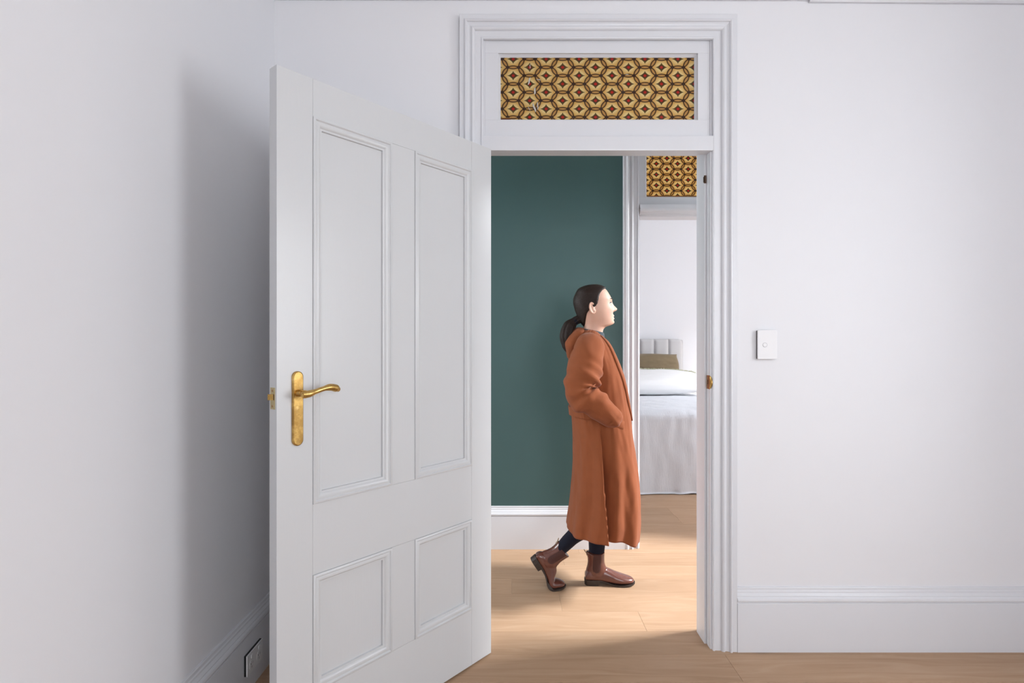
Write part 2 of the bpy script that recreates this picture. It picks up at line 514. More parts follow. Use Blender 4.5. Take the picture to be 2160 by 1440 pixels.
# ---------------- floor: boards run along x, 187 mm wide
fl = mk('floor', box(-3.1, 4.3, YB - 0.2, YR1 + 0.2, -0.06, -0.016), M['dark_gap'])
tag(fl, kind='structure'); OFF['floor'] = Vector((0, 0, 0))
BW, BL = 0.187, 1.9
proto = {}
def board(x0, x1, y0):
    L = round(x1 - x0, 3)
    if L not in proto:
        v, f = box(0, L - 0.0005, 0.0, BW - 0.0006, -0.016, 0.0)
        me = bpy.data.meshes.new('plank'); me.from_pydata(v, [], f)
        bm = bmesh.new(); bm.from_mesh(me)
        bmesh.ops.recalc_face_normals(bm, faces=bm.faces)
        te = [e for e in bm.edges if all(abs(q.co.z) < 1e-6 for q in e.verts)]
        bmesh.ops.bevel(bm, geom=te, offset=0.0006, segments=1, affect='EDGES')
        bm.to_mesh(me); bm.free(); me.materials.append(M['oak'])
        proto[L] = me
    o = bpy.data.objects.new('plank', proto[L]); COL.objects.link(o)
    o.parent = fl; o.location = (x0, y0, 0)
fixed = {0: 0.884, 2: 0.606, 3: 0.2425}   # butt joints seen in the photograph, by row
r = 0; row0 = 2.344 - BW
k0 = int((YB - row0) / BW) - 1; k1 = int((YR1 - row0) / BW) + 1
for k in range(k0, k1):
    y0 = row0 + k * BW
    xa, xb = (XL - 0.05, XR + 0.05) if y0 + BW < YF + 0.05 else ((-3.0, 3.58) if y0 < YR0 else (-0.55, 4.1))
    j = fixed.get(k, random.uniform(-0.8, 1.1) if k not in (1, 4, 5) else {1: -0.45, 4: 1.9, 5: -0.2}[k])
    xs = [xa, xb]
    q = j
    while q > xa + 0.2: q -= BL
    q += BL
    while q < xb - 0.2:
        xs.insert(-1, q); q += BL
    for a, b in zip(xs[:-1], xs[1:]): board(a, b, y0)

# ---------------- skirting boards
SK = [(0, 0), (0.026, 0), (0.026, 0.2005), (0.0255, 0.2035), (0.0215, 0.2065), (0.0215, 0.2085), (0.0265, 0.210), (0.0275, 0.216), (0.0255, 0.224),
      (0.0215, 0.229), (0.0195, 0.2305), (0.0195, 0.233), (0.0175, 0.2365), (0.0125, 0.2425), (0.0115, 0.2465), (0.0115, 0.2485), (0.0085, 0.2525),
      (0.0075, 0.2585), (0.0075, 0.262), (0.0055, 0.265), (0, 0.265)]
def skirt_x(name, x0, x1, y, s, m0=0, m1=0):
    """along x on a wall face at y, s=-1 sticks out towards -y; m0/m1 mitre sign at ends"""
    fr = [lambda u, t: (x0 + m0 * u, y + s * u, t), lambda u, t: (x1 + m1 * u, y + s * u, t)]
    return tag(mk(name, sweep(SK, fr), M['trim'], auto=0.35), kind='structure')
def skirt_y(name, y0, y1, x, s, m0=0, m1=0):
    fr = [lambda u, t: (x + s * u, y0 + m0 * u, t), lambda u, t: (x + s * u, y1 + m1 * u, t)]
    return tag(mk(name, sweep(SK, fr), M['trim'], auto=0.35), kind='structure')
CW = 0.099                       # width of architrave
CI0, CI1 = OPX0 - 0.007, OPX1 + 0.007
skirt_x('baseboard_front_right', CI1 + CW, XR, YF, -1, 0, -1)
skirt_x('baseboard_front_left', XL, CI0 - CW, YF, -1, 1, 0)
skirt_y('baseboard_left', YB, YF, XL, 1, 1, -1)
skirt_y('baseboard_right', YB, YF, XR, -1, 1, -1)
BC0, BC1 = B0 - 0.007, B1 + 0.007
skirt_x('baseboard_hall_left', -2.85, B0 - 0.007 - CW + 0.014, YH1, -1)
skirt_x('baseboard_hall_right', B1 + 0.007 + CW - 0.014, 3.45, YH1, -1)
skirt_x('baseboard_bedroom_back', -0.48, 4.05, YR1, -1)

# ---------------- picture rails
PR = [(0, 0), (0.012, 0.0), (0.016, 0.006), (0.016, 0.014), (0.024, 0.022), (0.030, 0.034), (0.030, 0.044), (0.018, 0.048), (0.010, 0.052), (0, 0.052)]
def rail_x(name, x0, x1, y, z, tilt=0.0):
    fr = [lambda u, t: (x0, y - u, z + t), lambda u, t: (x1, y - u, z + t + tilt)]
    return mk(name, sweep(PR, fr), M['trim'], auto=0.4)
zr = H + 716.5 / F * (YF - 0.012)
tag(rail_x('trim_3', (1705 - 1080) / F * YF, XR, YF, zr, -0.0085), kind='structure')
tag(rail_x('trim_4', XL, (1704 - 1080) / F * YF, YF, zr + 0.0125, -0.0035), kind='structure')
tag(rail_x('trim_5', -0.48, 4.05, YR1, 2.815), kind='structure')

# ---------------- door casings, jambs and transom lights
CP = [(0, 0), (0, 0.010), (0.002, 0.0135), (0.005, 0.0145), (0.008, 0.0135), (0.010, 0.0105), (0.0335, 0.0115), (0.035, 0.017), (0.039, 0.0215),
      (0.0445, 0.0235), (0.0475, 0.0225), (0.049, 0.0185), (0.054, 0.0165), (0.060, 0.0175), (0.066, 0.0215), (0.068, 0.0265), (0.072, 0.0295),
      (0.0765, 0.0285), (0.0785, 0.0245), (0.0805, 0.0225), (0.098, 0.0235), (0.099, 0.0225), (0.099, 0)]
def casing(parent, x0, x1, yw, ztop, depth_s=-1, mat=None, w=CW):
    """left, head and right architraves mitred at the top; x0,x1 inner edges"""
    mat = mat or M['trim']; sc = w / CW
    P = [(u * sc, t) for u, t in CP]
    L = [lambda u, t: (x0 - u, yw + depth_s * t, 0.0), lambda u, t: (x0 - u, yw + depth_s * t, ztop + u)]
    R = [lambda u, t: (x1 + u, yw + depth_s * t, 0.0), lambda u, t: (x1 + u, yw + depth_s * t, ztop + u)]
    T = [lambda u, t: (x0 - u, yw + depth_s * t, ztop + u), lambda u, t: (x1 + u, yw + depth_s * t, ztop + u)]
    for nm, fr in (('side_casing', L), ('side_casing', R), ('head_casing', T)):
        mk(nm, sweep(P, fr), mat, parent, auto=0.5)

def doorframe(name, x0, x1, y0, y1, sign, moulded_bar):
    """x0,x1 rebate faces. y0 = face with the casing in view (room side), y1 = other face"""
    t = root(name, ((x0 + x1) / 2, y0, 0), kind='structure')
    casing(t, x0 - 0.007, x1 + 0.007, y0, 2.572)
    for a, b, c in ((x0 - 0.03, x0, 1), (x1, x1 + 0.03, -1)):
        mk('jamb', box(a, b, y0, y1, 0, 2.62), M['trim'], t)
        xa, xb = (b, b + 0.0105) if c == 1 else (a - 0.0105, a)
        mk('door_stop', box(xa, xb, y0 + 0.042, y1, 0, 2.135), M['trim'], t, bevel=0.002)
    mk('head_jamb', box(x0, x1, y0, y1, 2.59, 2.62), M['trim'], t)
    casing(t, x0 - 0.007, x1 + 0.007, y1, 2.572, 1)
    return t
fr1 = doorframe('trim_1', OPX0, OPX1, YF, YH0, 1, False)
# transom bar of the near frame
mk('transom_bar', box(OPX0 - 0.012, OPX1 + 0.016, YF - 0.013, YF + 0.045, 2.103, 2.166), M['trim'], fr1, bevel=0.005)
mk('transom_sill', box(OPX0, OPX1, YF + 0.020, YH0 - 0.001, 2.131, 2.175), M['trim'], fr1, bevel=0.003)
mk('transom_bead', box(OPX0, OPX1, YF + 0.046, YF + 0.058, 2.118, 2.132), M['trim'], fr1, bevel=0.003)
# brass strike plate in the right rebate
sp = mk('strike_plate', cells([YF + 0.001, YF + 0.018, YF + 0.031, YF + 0.040], [1.098, 1.117, 1.136, 1.156], lambda i, j: not (i == 1 and j == 1), lambda u, v, d: (d, u, v), OPX1 - 0.0016, OPX1), M['bronze'], fr1)
lip = []
for k in range(13):
    z = 1.098 + 0.058 * k / 12; e = math.sin(math.pi * k / 12)
    lip.append([(OPX1 - 0.0018, YF + 0.002, z), (OPX1 - 0.0002 + 0.003 * e, YF + 0.002 - 0.013 * e, z), (OPX1 + 0.0025 + 0.003 * e, YF + 0.002 - 0.013 * e, z), (OPX1 + 0.0004, YF + 0.004, z)])
mk('strike_lip', loft(lip), M['brass'], sp)
mk('strike_mortise', box(OPX1 - 0.0004, OPX1 + 0.0012, YF + 0.017, YF + 0.032, 1.116, 1.137), M['dark_gap'], sp)
zk = 1.997
mk('old_latch_mortise', join(box(OPX1 - 0.0125, OPX1 - 0.002, YF + 0.0405, YF + 0.0425, zk - 0.017, zk + 0.017), box(OPX1 - 0.0125, OPX1 - 0.010, YF + 0.0405, YF + 0.050, zk - 0.012, zk + 0.012)), M['dark_gap'], fr1)

def transom(name, x0, x1, y0, z0, z1, gx0, gx1, gz0, gz1, mat, glass):
    t = root(name, ((x0 + x1) / 2, y0, z0), kind='structure')
    d0, d1 = y0, y0 + 0.032
    mk('sash_rail', box(x0, x1, d0, d1, gz1, z1), M['trim'], t, bevel=0.0015)
    mk('sash_rail', box(x0, x1, d0, d1, z0, gz0), M['trim'], t, bevel=0.0015)
    mk('sash_stile', box(x0, gx0, d0, d1, gz0, gz1), M['trim'], t, bevel=0.0015)
    mk('sash_stile', box(gx1, x1, d0, d1, gz0, gz1), M['trim'], t, bevel=0.0015)
    # putty bead round the pane
    bp = [(0.0, 0.0), (0.0, 0.012), (0.006, 0.004), (0.0095, 0.0)]
    yb = y0 + 0.020
    fr = []
    for (sx, sz, ax, az) in ((gx0, gz0, 1, 1), (gx1, gz0, -1, 1), (gx1, gz1, -1, -1), (gx0, gz1, 1, -1)):
        fr.append(lambda u, tt, sx=sx, sz=sz, ax=ax, az=az: (sx + ax * u, yb - tt, sz + az * u))
    mk('putty_bead', sweep(bp, fr, closed_path=True), M['trim'], t)
    mk('pane', box(gx0 - 0.004, gx1 + 0.004, yb + 0.0002, yb + 0.0032, gz0 - 0.004, gz1 + 0.004), glass, t)
    film = mk('printed_film', ([(gx0 - 0.003, yb + 0.0042, gz0 - 0.003), (gx1 + 0.003, yb + 0.0042, gz0 - 0.003), (gx1 + 0.003, yb + 0.0042, gz1 + 0.003), (gx0 - 0.003, yb + 0.0042, gz1 + 0.003)], [(0, 1, 2, 3)]), mat, t)
    film['label'] = 'amber printed film of honeycomb rings with red rosettes'
    return t
# near transom: cell centres read from the photograph
yg = YF + 0.028
sx = yg / F
pu, pv = 34.75 * sx, 35.05 * sx
ccx, ccz = (1152.0 - 1080) * sx, H - (159.5 - 720) * sx
T1 = ((OPX0 + OPX1) / 2, YF + 0.004, 2.166)
m1 = hex_print('printed_window_film_front', ccx - T1[0], ccz - T1[2], pu, pv, 0.35, (2.2565 - T1[2], -0.005 - T1[0]))
transom('window_1', OPX0, OPX1, YF + 0.004, 2.166, 2.59, (1051.5 - 1080) * sx, (1468 - 1080) * sx, H + (720 - 257.5) * sx, H + (720 - 118) * sx, m1, M['creased_glass'])

w1 = [o for o in bpy.data.objects if o.name == 'window_1'][0]
for (cx_, cy_, ln, wd, an) in ((1118, 141, 9, 2.0, 1.2), (1116, 172, 17, 3.6, 1.15), (1136, 169, 9, 2.2, -0.5), (1128, 193, 15, 4.0, 1.3), (1134, 224, 17, 2.6, 1.45), (1127, 228, 20, 4.2, 1.75), (1116, 230, 10, 1.6, 1.7), (1322, 158, 7, 2.0, -0.6)):
    cx3, cz3 = (cx_ - 1080) * sx, H - (cy_ - 720) * sx
    ux, uz = math.cos(an), math.sin(an)
    rg_ = []
    for k in range(9):
        t = k / 8 * 2 - 1; wv = wd / 2 * math.sqrt(max(0.001, 1 - t * t)) * sx; lx = t * ln / 2 * sx; bw = 1.2 * sx * math.sin(t * 2.5)
        rg_.append([(cx3 + ux * lx - uz * (q * wv + bw), YF + 0.0239 - hgt, cz3 + uz * lx + ux * (q * wv + bw)) for q, hgt in ((-1, 0.0), (-0.3, 0.0016), (0.4, 0.0012), (1, 0.0))])
    mk('film_crease', loft(rg_), M['crease'], w1, smooth=True)  # raised film creases, with their glare put into the colour

# bedroom door frame in the hall's far wall
fr2 = doorframe('trim_2', B0 + 0.004, B1, YH1, YR0, 1, True)
barp = [(0.0, 0.0), (0.010, 0.0), (0.014, 0.006), (0.014, 0.012), (0.020, 0.016), (0.022, 0.024), (0.030, 0.032), (0.032, 0.046), (0.026, 0.060), (0.024, 0.074), (0.0, 0.078)]
mk('transom_bar', sweep(barp, [lambda u, t: (B0 + 0.004, YH1 - u + 0.012, 2.087 + t), lambda u, t: (B1, YH1 - u + 0.012, 2.087 + t)]), M['trim'], fr2, auto=0.5)
mk('transom_sill', box(B0 + 0.004, B1, YH1 + 0.012, YR0 - 0.001, 2.095, 2.165), M['trim'], fr2, bevel=0.003)
yg2 = YH1 + 0.05
s2 = yg2 / F
m2 = hex_print('printed_window_film_hall', (1384.0 - 1080) * s2 - (B0 + B1) / 2, H + (720 - 345.0) * s2 - 2.165, 22.4 * s2, 22.8 * s2, 0.75, (H + (720 - 412.5) * s2 - 2.165, None))
transom('window_2', B0 + 0.004, B1, YH1 + 0.028, 2.165, 2.59, (1360.5 - 1080) * s2, B1 - 0.07, H + (720 - 418) * s2, H + (720 - 326) * s2, m2, M['glass'])

# ---------------- windows behind / beside the camera that let the daylight in; two are added for fill
def window(name, axis, a0, a1, z0, z1, d0, d1, dpane, bars=True):
    pl = (lambda a, d, z: (a, d, z)) if axis == 'x' else (lambda a, d, z: (d, a, z))
    def b(A0, A1, D0, D1, Z0, Z1):
        v, f = box(A0, A1, D0, D1, Z0, Z1)
        return [pl(*p) for p in v], f
    c = pl((a0 + a1) / 2, dpane, z0)
    t = root(name, c, kind='structure')
    fw = 0.035
    mk('window_frame', cells([a0, a0 + fw, a1 - fw, a1], [z0, z0 + fw, z1 - fw, z1], lambda i, j: not (i == 1 and j == 1), lambda u, v, d: pl(u, d, v), dpane - 0.03, dpane + 0.03), M['trim'], t)
    zm = (z0 + z1) / 2
    if bars: mk('meeting_rail', b(a0 + fw, a1 - fw, dpane - 0.02, dpane + 0.02, zm - 0.02, zm + 0.02), M['trim'], t)
    mk('pane', b(a0 + fw, a1 - fw, dpane - 0.002, dpane + 0.002, z0 + fw, zm), M['glass'], t)
    mk('pane', b(a0 + fw, a1 - fw, dpane - 0.002, dpane + 0.002, zm, z1 - fw), M['glass'], t)
    return t
window('window_3', 'y', *W3, XR, XR + 0.16, XR + 0.12)
window('window_4', 'x', *W4, YB - 0.16, YB, YB - 0.11)  # invented window, admits the room's fill light
window('window_5', 'y', *W5, 3.45, 3.6, 3.55)
window('window_6', 'y', *W6, 4.05, 4.2, 4.15)
window('window_7', 'y', *W7, -3.0, -2.85, -2.95)  # invented window for the fill in the hall

# ================================================================== the panelled door
AX, AY = -0.0867, 2.344
DX, DY = -0.6366, -0.7712
DWD, DT = 0.930, 0.042
door = root('door_1', (AX, AY, 0), kind='structure', rotz=math.atan2(DY, DX))
door['label'] = 'white four-panelled timber door standing open'
zb, zt = 0.008, 2.099
s1, s2_, s3, s4 = 0.117, 0.412, 0.516, 0.815
Z1, Z2, Z3, Z4 = 0.231, 0.589, 0.805, 1.984
e = 0.0004
def dpart(nm, x0, x1, z0, z1, y0=-DT, y1=0.0, bev=0.0012):
    return mk(nm, box(x0, x1, y0, y1, z0, z1), M['door'], door, bevel=bev)
dpart('stile', 0, s1 - e, zb, zt); dpart('stile', s4 + e, DWD, zb, zt)
dpart('rail', s1, s4, zb, Z1 - e); dpart('rail', s1, s4, Z2 + e, Z3 - e); dpart('rail', s1, s4, Z4 + e, zt)
dpart('muntin', s2_ + e, s3 - e, Z1, Z2); dpart('muntin', s2_ + e, s3 - e, Z3, Z4)
PM = [(0.0, -0.008), (0.0, 0.0035), (0.0025, 0.0055), (0.007, 0.006), (0.009, 0.003), (0.0105, 0.0015), (0.0155, 0.0035), (0.0205, 0.0025), (0.0255, -0.0015), (0.0275, -0.0045), (0.0335, -0.0055), (0.0345, -0.0125), (0.0345, -0.014)]
for (a, b, c, d) in ((s1, s2_, Z1, Z2), (s3, s4, Z1, Z2), (s1, s2_, Z3, Z4), (s3, s4, Z3, Z4)):
    mk('panel', box(a, b, -DT + 0.012, -0.0125, c, d), M['door'], door)
    for side in (1, -1):
        fr = []
        for (qx, qz, ax, az) in ((a, c, 1, 1), (b, c, -1, 1), (b, d, -1, -1), (a, d, 1, -1)):
            if side == 1: fr.append(lambda u, t, qx=qx, qz=qz, ax=ax, az=az: (qx + ax * u, t, qz + az * u))
            else: fr.append(lambda u, t, qx=qx, qz=qz, ax=ax, az=az: (qx + ax * u, -DT - t, qz + az * u))
        mk('panel_moulding', sweep(PM, fr, closed_path=True), M['door'], door, auto=0.6)
# handle set
def rounded_plate(cx, z0, z1, w, y0, y1):
    r = w / 2; ring = []
    for k in range(17): a = math.pi * k / 16; ring.append((cx + r * math.cos(a), z1 - r + r * math.sin(a)))
    for k in range(17): a = math.pi + math.pi * k / 16; ring.append((cx + r * math.cos(a), z0 + r + r * math.sin(a)))
    sh = lambda q: [(cx + (x - cx) * q, z if q == 1 else (z0 + z1) / 2 + (z - (z0 + z1) / 2) * (1 - (1 - q) * w / (z1 - z0))) for x, z in ring]
    R = [[(x, y0, z) for x, z in ring], [(x, y1 - 0.003, z) for x, z in ring], [(x, y1, z) for x, z in sh(0.82)]]
    return loft(R)
hx, hz = 0.867, 1.148
for side in (1, -1):
    yy = (lambda y: y) if side == 1 else (lambda y: -DT - y)
    g = rounded_plate(hx, 0.991, 1.212, 0.034, 0.0, 0.009)
    plate = mk('handle_plate', ([(x, yy(y), z) for x, y, z in g[0]], g[1]), M['worn_brass'], door, auto=0.5)
    plate['label'] = 'worn brass backplate'
    g = join(cyl((hx, 0.009, hz), (hx, 0.030, hz), 0.0105, 0.0095), cyl((hx, 0.026, hz), (hx, 0.046, hz), 0.0085, 0.010))
    mk('spindle_boss', ([(x, yy(y), z) for x, y, z in g[0]], g[1]), M['brass'], plate, auto=0.5)
    g = tube([(hx + 0.004, 0.050, hz - 0.002), (hx - 0.010, 0.0505, hz - 0.001), (hx - 0.032, 0.052, hz + 0.005), (hx - 0.055, 0.053, hz + 0.011), (hx - 0.078, 0.052, hz + 0.014), (hx - 0.098, 0.050, hz + 0.010), (hx - 0.106, 0.049, hz + 0.0065)],
             [0.0115, 0.0105, 0.0075, 0.0075, 0.0105, 0.0115, 0.0085], n=20, sub=6)
    mk('lever', ([(x, yy(y), z) for x, y, z in g[0]], g[1]), M['brass'], plate, smooth=True)
# latch on the lock edge
lp = mk('latch_plate', box(DWD, DWD + 0.0018, -0.0335, -0.0085, 1.103, 1.166), M['pale_brass'], door, bevel=0.0006)
zl = 1.1385
mk('latch_bolt', ([(DWD, -0.029, zl - 0.0085), (DWD + 0.012, -0.029, zl - 0.0085), (DWD + 0.003, -0.014, zl - 0.0085), (DWD, -0.014, zl - 0.0085),
                   (DWD, -0.029, zl + 0.0085), (DWD + 0.012, -0.029, zl + 0.0085), (DWD + 0.003, -0.014, zl + 0.0085), (DWD, -0.014, zl + 0.0085)],
                  [(0, 1, 2, 3), (7, 6, 5, 4), (0, 4, 5, 1), (1, 5, 6, 2), (2, 6, 7, 3), (3, 7, 4, 0)]), M['brass'], lp)
mk('latch_recess', box(DWD + 0.0016, DWD + 0.0021, -0.0145, -0.0105, zl - 0.0085, zl + 0.0085), M['dark_gap'], lp)
for z in (1.112, 1.157):
    mk('screw', cyl((DWD + 0.001, -0.021, z), (DWD + 0.0026, -0.021, z), 0.004, 0.0032, 12), M['bronze'], lp)

# ================================================================== light switch and power point
sw = root('light_switch', ((1614 - 1080) / F * YF, YF, H - 7 * YF / F), 'square-edged white light switch with one round button on the white wall', 'switch')
xa, xb = (1597.5 - 1080) / F * (YF - 0.012), (1637.5 - 1080) / F * (YF - 0.012)
za, zb_ = H - (757 - 720) / F * (YF - 0.012), H - (696.5 - 720) / F * (YF - 0.012)
mk('backing_plate', box(xa + 0.001, xb - 0.001, YF - 0.010, YF, za + 0.001, zb_ - 0.001), M['black'], sw)
mk('face_plate', box(xa, xb, YF - 0.019, YF - 0.009, za, zb_), M['switch'], sw, bevel=0.001)
cb = (xa + 0.0285, (za + zb_) / 2 - 0.001)
mk('button_ring', cyl((cb[0], YF - 0.0196, cb[1]), (cb[0], YF - 0.0186, cb[1]), 0.0098), plain('grey_ring', c4(0.42, 0.42, 0.44), 0.4), sw)
mk('button', cyl((cb[0], YF - 0.0210, cb[1]), (cb[0], YF - 0.0190, cb[1]), 0.0078, 0.0086), M['switch'], sw, bevel=0.0005)

xs_ = XL + 0.026
po = root('power_outlet', (xs_, 2.125, 0.112), 'white double power outlet with black edge on the left skirting board', 'power outlet')
ya, yb_ = 2.062, 2.190; z0, z1 = 0.0735, 0.1485
mk('backing_plate', box(xs_, xs_ + 0.0075, ya - 0.001, yb_ - 0.001, z0 + 0.001, z1 + 0.001), M['black'], po)
pf = mk('face_plate', box(xs_ + 0.007, xs_ + 0.012, ya, yb_, z0, z1), M['switch'], po, bevel=0.001)
for yc in (ya + 0.034, yb_ - 0.034):
    mk('rocker_switch', box(xs_ + 0.0115, xs_ + 0.0145, yc - 0.006, yc + 0.006, z1 - 0.022, z1 - 0.010), M['switch'], po, bevel=0.001)
    so = mk('socket_face', cyl((xs_ + 0.0115, yc, z0 + 0.029), (xs_ + 0.0127, yc, z0 + 0.029), 0.019, 0.0185), M['switch'], po)
    for ang, dy, dz in ((0.5, -0.0075, 0.004), (-0.5, 0.0075, 0.004), (0, 0, -0.009)):
        hh, ww = 0.0042, 0.0011
        q = []
        for du, dv in ((-ww, -hh), (ww, -hh), (ww, hh), (-ww, hh)):
            q.append((yc + dy + du * math.cos(ang) - dv * math.sin(ang), z0 + 0.029 + dz + du * math.sin(ang) + dv * math.cos(ang)))
        mk('pin_slot', loft([[(xs_ + 0.0125, a, b) for a, b in q], [(xs_ + 0.0129, a, b) for a, b in q]]), M['black'], so)

# ================================================================== bed, linen and cushions
def weave(name, col, var=0.05, rough=0.9, sheen=0.3, sc=420, stripe=False):
    n = NT(name)
    n.b.inputs['Roughness'].default_value = rough
    n.b.inputs['Specular IOR Level'].default_value = 0.15
    n.b.inputs['Sheen Weight'].default_value = sheen * 0.25
    co = n.coord('Object')
    dk = c4(*[c * (1 - var) for c in col[:3]])
    n.link(n.mix(n.noise(co, 9, 4, 0.6), dk, col), n.b.inputs['Base Color'])
    if stripe:
        x, y, z = n.xyz(co)
        h = n.noise(n.vec(x * 150, y * 30, z * 14), 1.0, 4, 0.65)
        n.bump(h, 0.5, 0.006)
    else:
        n.bump(n.noise(co, sc, 2, 0.6), 0.25, 0.002)
    return n.m
M['linen'] = weave('white_crinkled_cotton', c4(0.80, 0.825, 0.88), 0.03, stripe=True)
M['white_linen'] = weave('white_pillow_cotton', c4(0.86, 0.86, 0.87), 0.02)
M['headboard'] = weave('pale_grey_upholstery', c4(0.60, 0.59, 0.60), 0.06)
M['olive'] = weave('olive_velvet', c4(0.245, 0.185, 0.112), 0.35, 0.8, 0.9, 300)
M['fringe'] = weave('cream_green_tassel', c4(0.62, 0.62, 0.45), 0.25)
BX0, BX1, BY0, BY1, BZ = 0.50, 2.10, 4.82, 6.70, 0.705
bed = root('bed', ((BX0 + BX1) / 2, (BY0 + BY1) / 2, 0), 'upholstered bed with pale grey channelled headboard in the far bedroom', 'bed')
mk('base', box(BX0 + 0.06, BX1 - 0.06, BY0 + 0.08, BY1, 0.06, 0.36), M['headboard'], bed, bevel=0.02)
mk('mattress', box(BX0 + 0.03, BX1 - 0.03, BY0 + 0.06, BY1, 0.36, BZ - 0.03), M['white_linen'], bed, bevel=0.05)
for lx in (BX0 + 0.14, BX1 - 0.14):
    for ly in (BY0 + 0.18, BY1 - 0.12):
        mk('leg', cyl((lx, ly, 0.0), (lx, ly, 0.06), 0.022, 0.028), M['dark_gap'], bed)
hb = mk('headboard', box(BX0 - 0.03, BX1 - 0.045, BY1 + 0.07, BY1 + 0.12, 0.05, 1.322), M['headboard'], bed, bevel=0.02)
hw = 0.1715; xr = (1441 - 1080) / F * (BY1 + 0.05)
k = 0
while xr - (k + 1) * hw > BX0 - 0.10:
    xb2, xa2 = xr - k * hw, xr - (k + 1) * hw
    rings = []
    top = 1.331
    for i in range(13):
        u = i / 12; x = xa2 + 0.0008 + (hw - 0.0016) * u
        bul = 0.026 * (1 - abs(2 * u - 1) ** 7)
        drop = 0.0
        if k == 0 and x > xr - 0.06: dd = (x - (xr - 0.06)) / 0.06; drop = 0.06 * (1 - math.sqrt(max(0, 1 - dd * dd)))
        ring = [(x, BY1 + 0.09, 0.30), (x, BY1 + 0.075 - bul, 0.30)]
        for j in range(7):
            a = j / 6 * math.pi / 2
            ring.append((x, BY1 + 0.075 - bul + (0.02 + bul * 0.6) * (1 - math.cos(a)), top - drop - 0.035 + 0.035 * math.sin(a)))
        ring.append((x, BY1 + 0.10, top - drop))
        rings.append(ring)
    mk('channel', loft(rings), M['headboard'], hb, auto=0.9)
    k += 1

# bedspread: cloth laid over the bed, hanging at foot and sides
def bedspread():
    nx, ny = 150, 170
    drop = BZ - 0.016; W = BX1 - BX0; L = BY1 - 0.25 - BY0
    V, Fc = [], []
    r = 0.07
    def over(a, n0, n1, dr):
        # a: cloth coordinate, returns (horizontal, fall)
        if a < n0:
            q = n0 - a
            if q < r * math.pi / 2: th = q / r; return n0 - r * math.sin(th) + 0, r * (1 - math.cos(th))
            return n0 - r, r + q - r * math.pi / 2
        if a > n1:
            q = a - n1
            if q < r * math.pi / 2: th = q / r; return n1 + r * math.sin(th), r * (1 - math.cos(th))
            return n1 + r, r + q - r * math.pi / 2
        return a, 0.0
    fall = drop + r * math.pi / 2 - r
    for j in range(ny + 1):
        b = -fall + (L + fall) * j / ny
        for i in range(nx + 1):
            a = -fall + (W + 2 * fall) * i / nx
            x, fx = over(a, r, W - r, fall); y, fy = over(b, r, 1e9, fall)
            f = min(max(fx, fy) + 0.35 * min(fx, fy), drop)
            X0, Y0 = BX0 + x, BY0 + y
            z = BZ - f
            t = min(1, f / drop)
            n1_ = noise.noise(Vector((X0 * 5, Y0 * 5, z * 2.0))); n2_ = noise.noise(Vector((X0 * 16, Y0 * 16, z * 5 + 9)))
            n3_ = noise.noise(Vector((X0 * 9 + 4, Y0 * 3, z * 0.8 + 3)))
            if fy > 0.02: Y0 += -(0.010 + 0.022 * n3_ * t + 0.008 * n2_ + 0.012 * n1_ * t) - 0.02 * t
            if fx > 0.02:
                sg = -1 if a < W / 2 else 1
                X0 += sg * (0.010 + 0.022 * noise.noise(Vector((Y0 * 8, X0, z))) * t + 0.008 * n2_)
            if f < 0.02: z += 0.006 * n1_ + 0.004 * n2_ + 0.006
            if t > 0.97: z += 0.012 * noise.noise(Vector((X0 * 9, Y0 * 9, 1.7)))
            V.append((X0, Y0, z))
    for j in range(ny):
        for i in range(nx):
            q = j * (nx + 1) + i
            Fc.append((q, q + 1, q + nx + 2, q + nx + 1))
    return V, Fc
bs = mk('bedspread', bedspread(), M['linen'], smooth=True)
sm = bs.modifiers.new('thick', 'SOLIDIFY'); sm.thickness = 0.008; sm.offset = -1
tag(bs, 'crinkled white bedspread hanging to the floor at the foot of the bed', 'bedspread')

def pillow_geo(w, h, t, seed, n=44, pinch=0.06):
    pw = 22.0 if w > 0.75 else 3.2
    V, Fc = [], []
    for s in (1, -1):
        base = len(V)
        for j in range(n + 1):
            for i in range(n + 1):
                u, v = 2 * i / n - 1, 2 * j / n - 1
                x = u * (1 - pinch * (v * v - abs(v) ** 6 * 0.6)) * w / 2; z = v * (1 - pinch * (u * u - abs(u) ** 6 * 0.6)) * h / 2
                th = t / 2 * (max(0, 1 - abs(u) ** 2.6) * max(0, 1 - abs(v) ** 2.6)) ** 0.42
                nn = noise.noise(Vector((u * 2 + seed, v * 2, s * 2.0))) * 0.16 + noise.noise(Vector((u * 6 + seed, v * 5, s))) * 0.05
                V.append((x, s * (th * (1 + nn) + 0.002), z))
        for j in range(n):
            for i in range(n):
                q = base + j * (n + 1) + i
                Fc.append((q, q + 1, q + n + 2, q + n + 1))
    N = (n + 1) ** 2
    edge = [i for i in range(n)] + [n + (n + 1) * j for j in range(n)] + [N - 1 - i for i in range(n)] + [(n + 1) * (n - j) for j in range(n)]
    for a, b in zip(edge, edge[1:] + edge[:1]): Fc.append((a, b, N + b, N + a))
    return V, Fc
def xform(geo, mat):
    v, f = geo
    return [mat @ Vector(p) for p in v], f
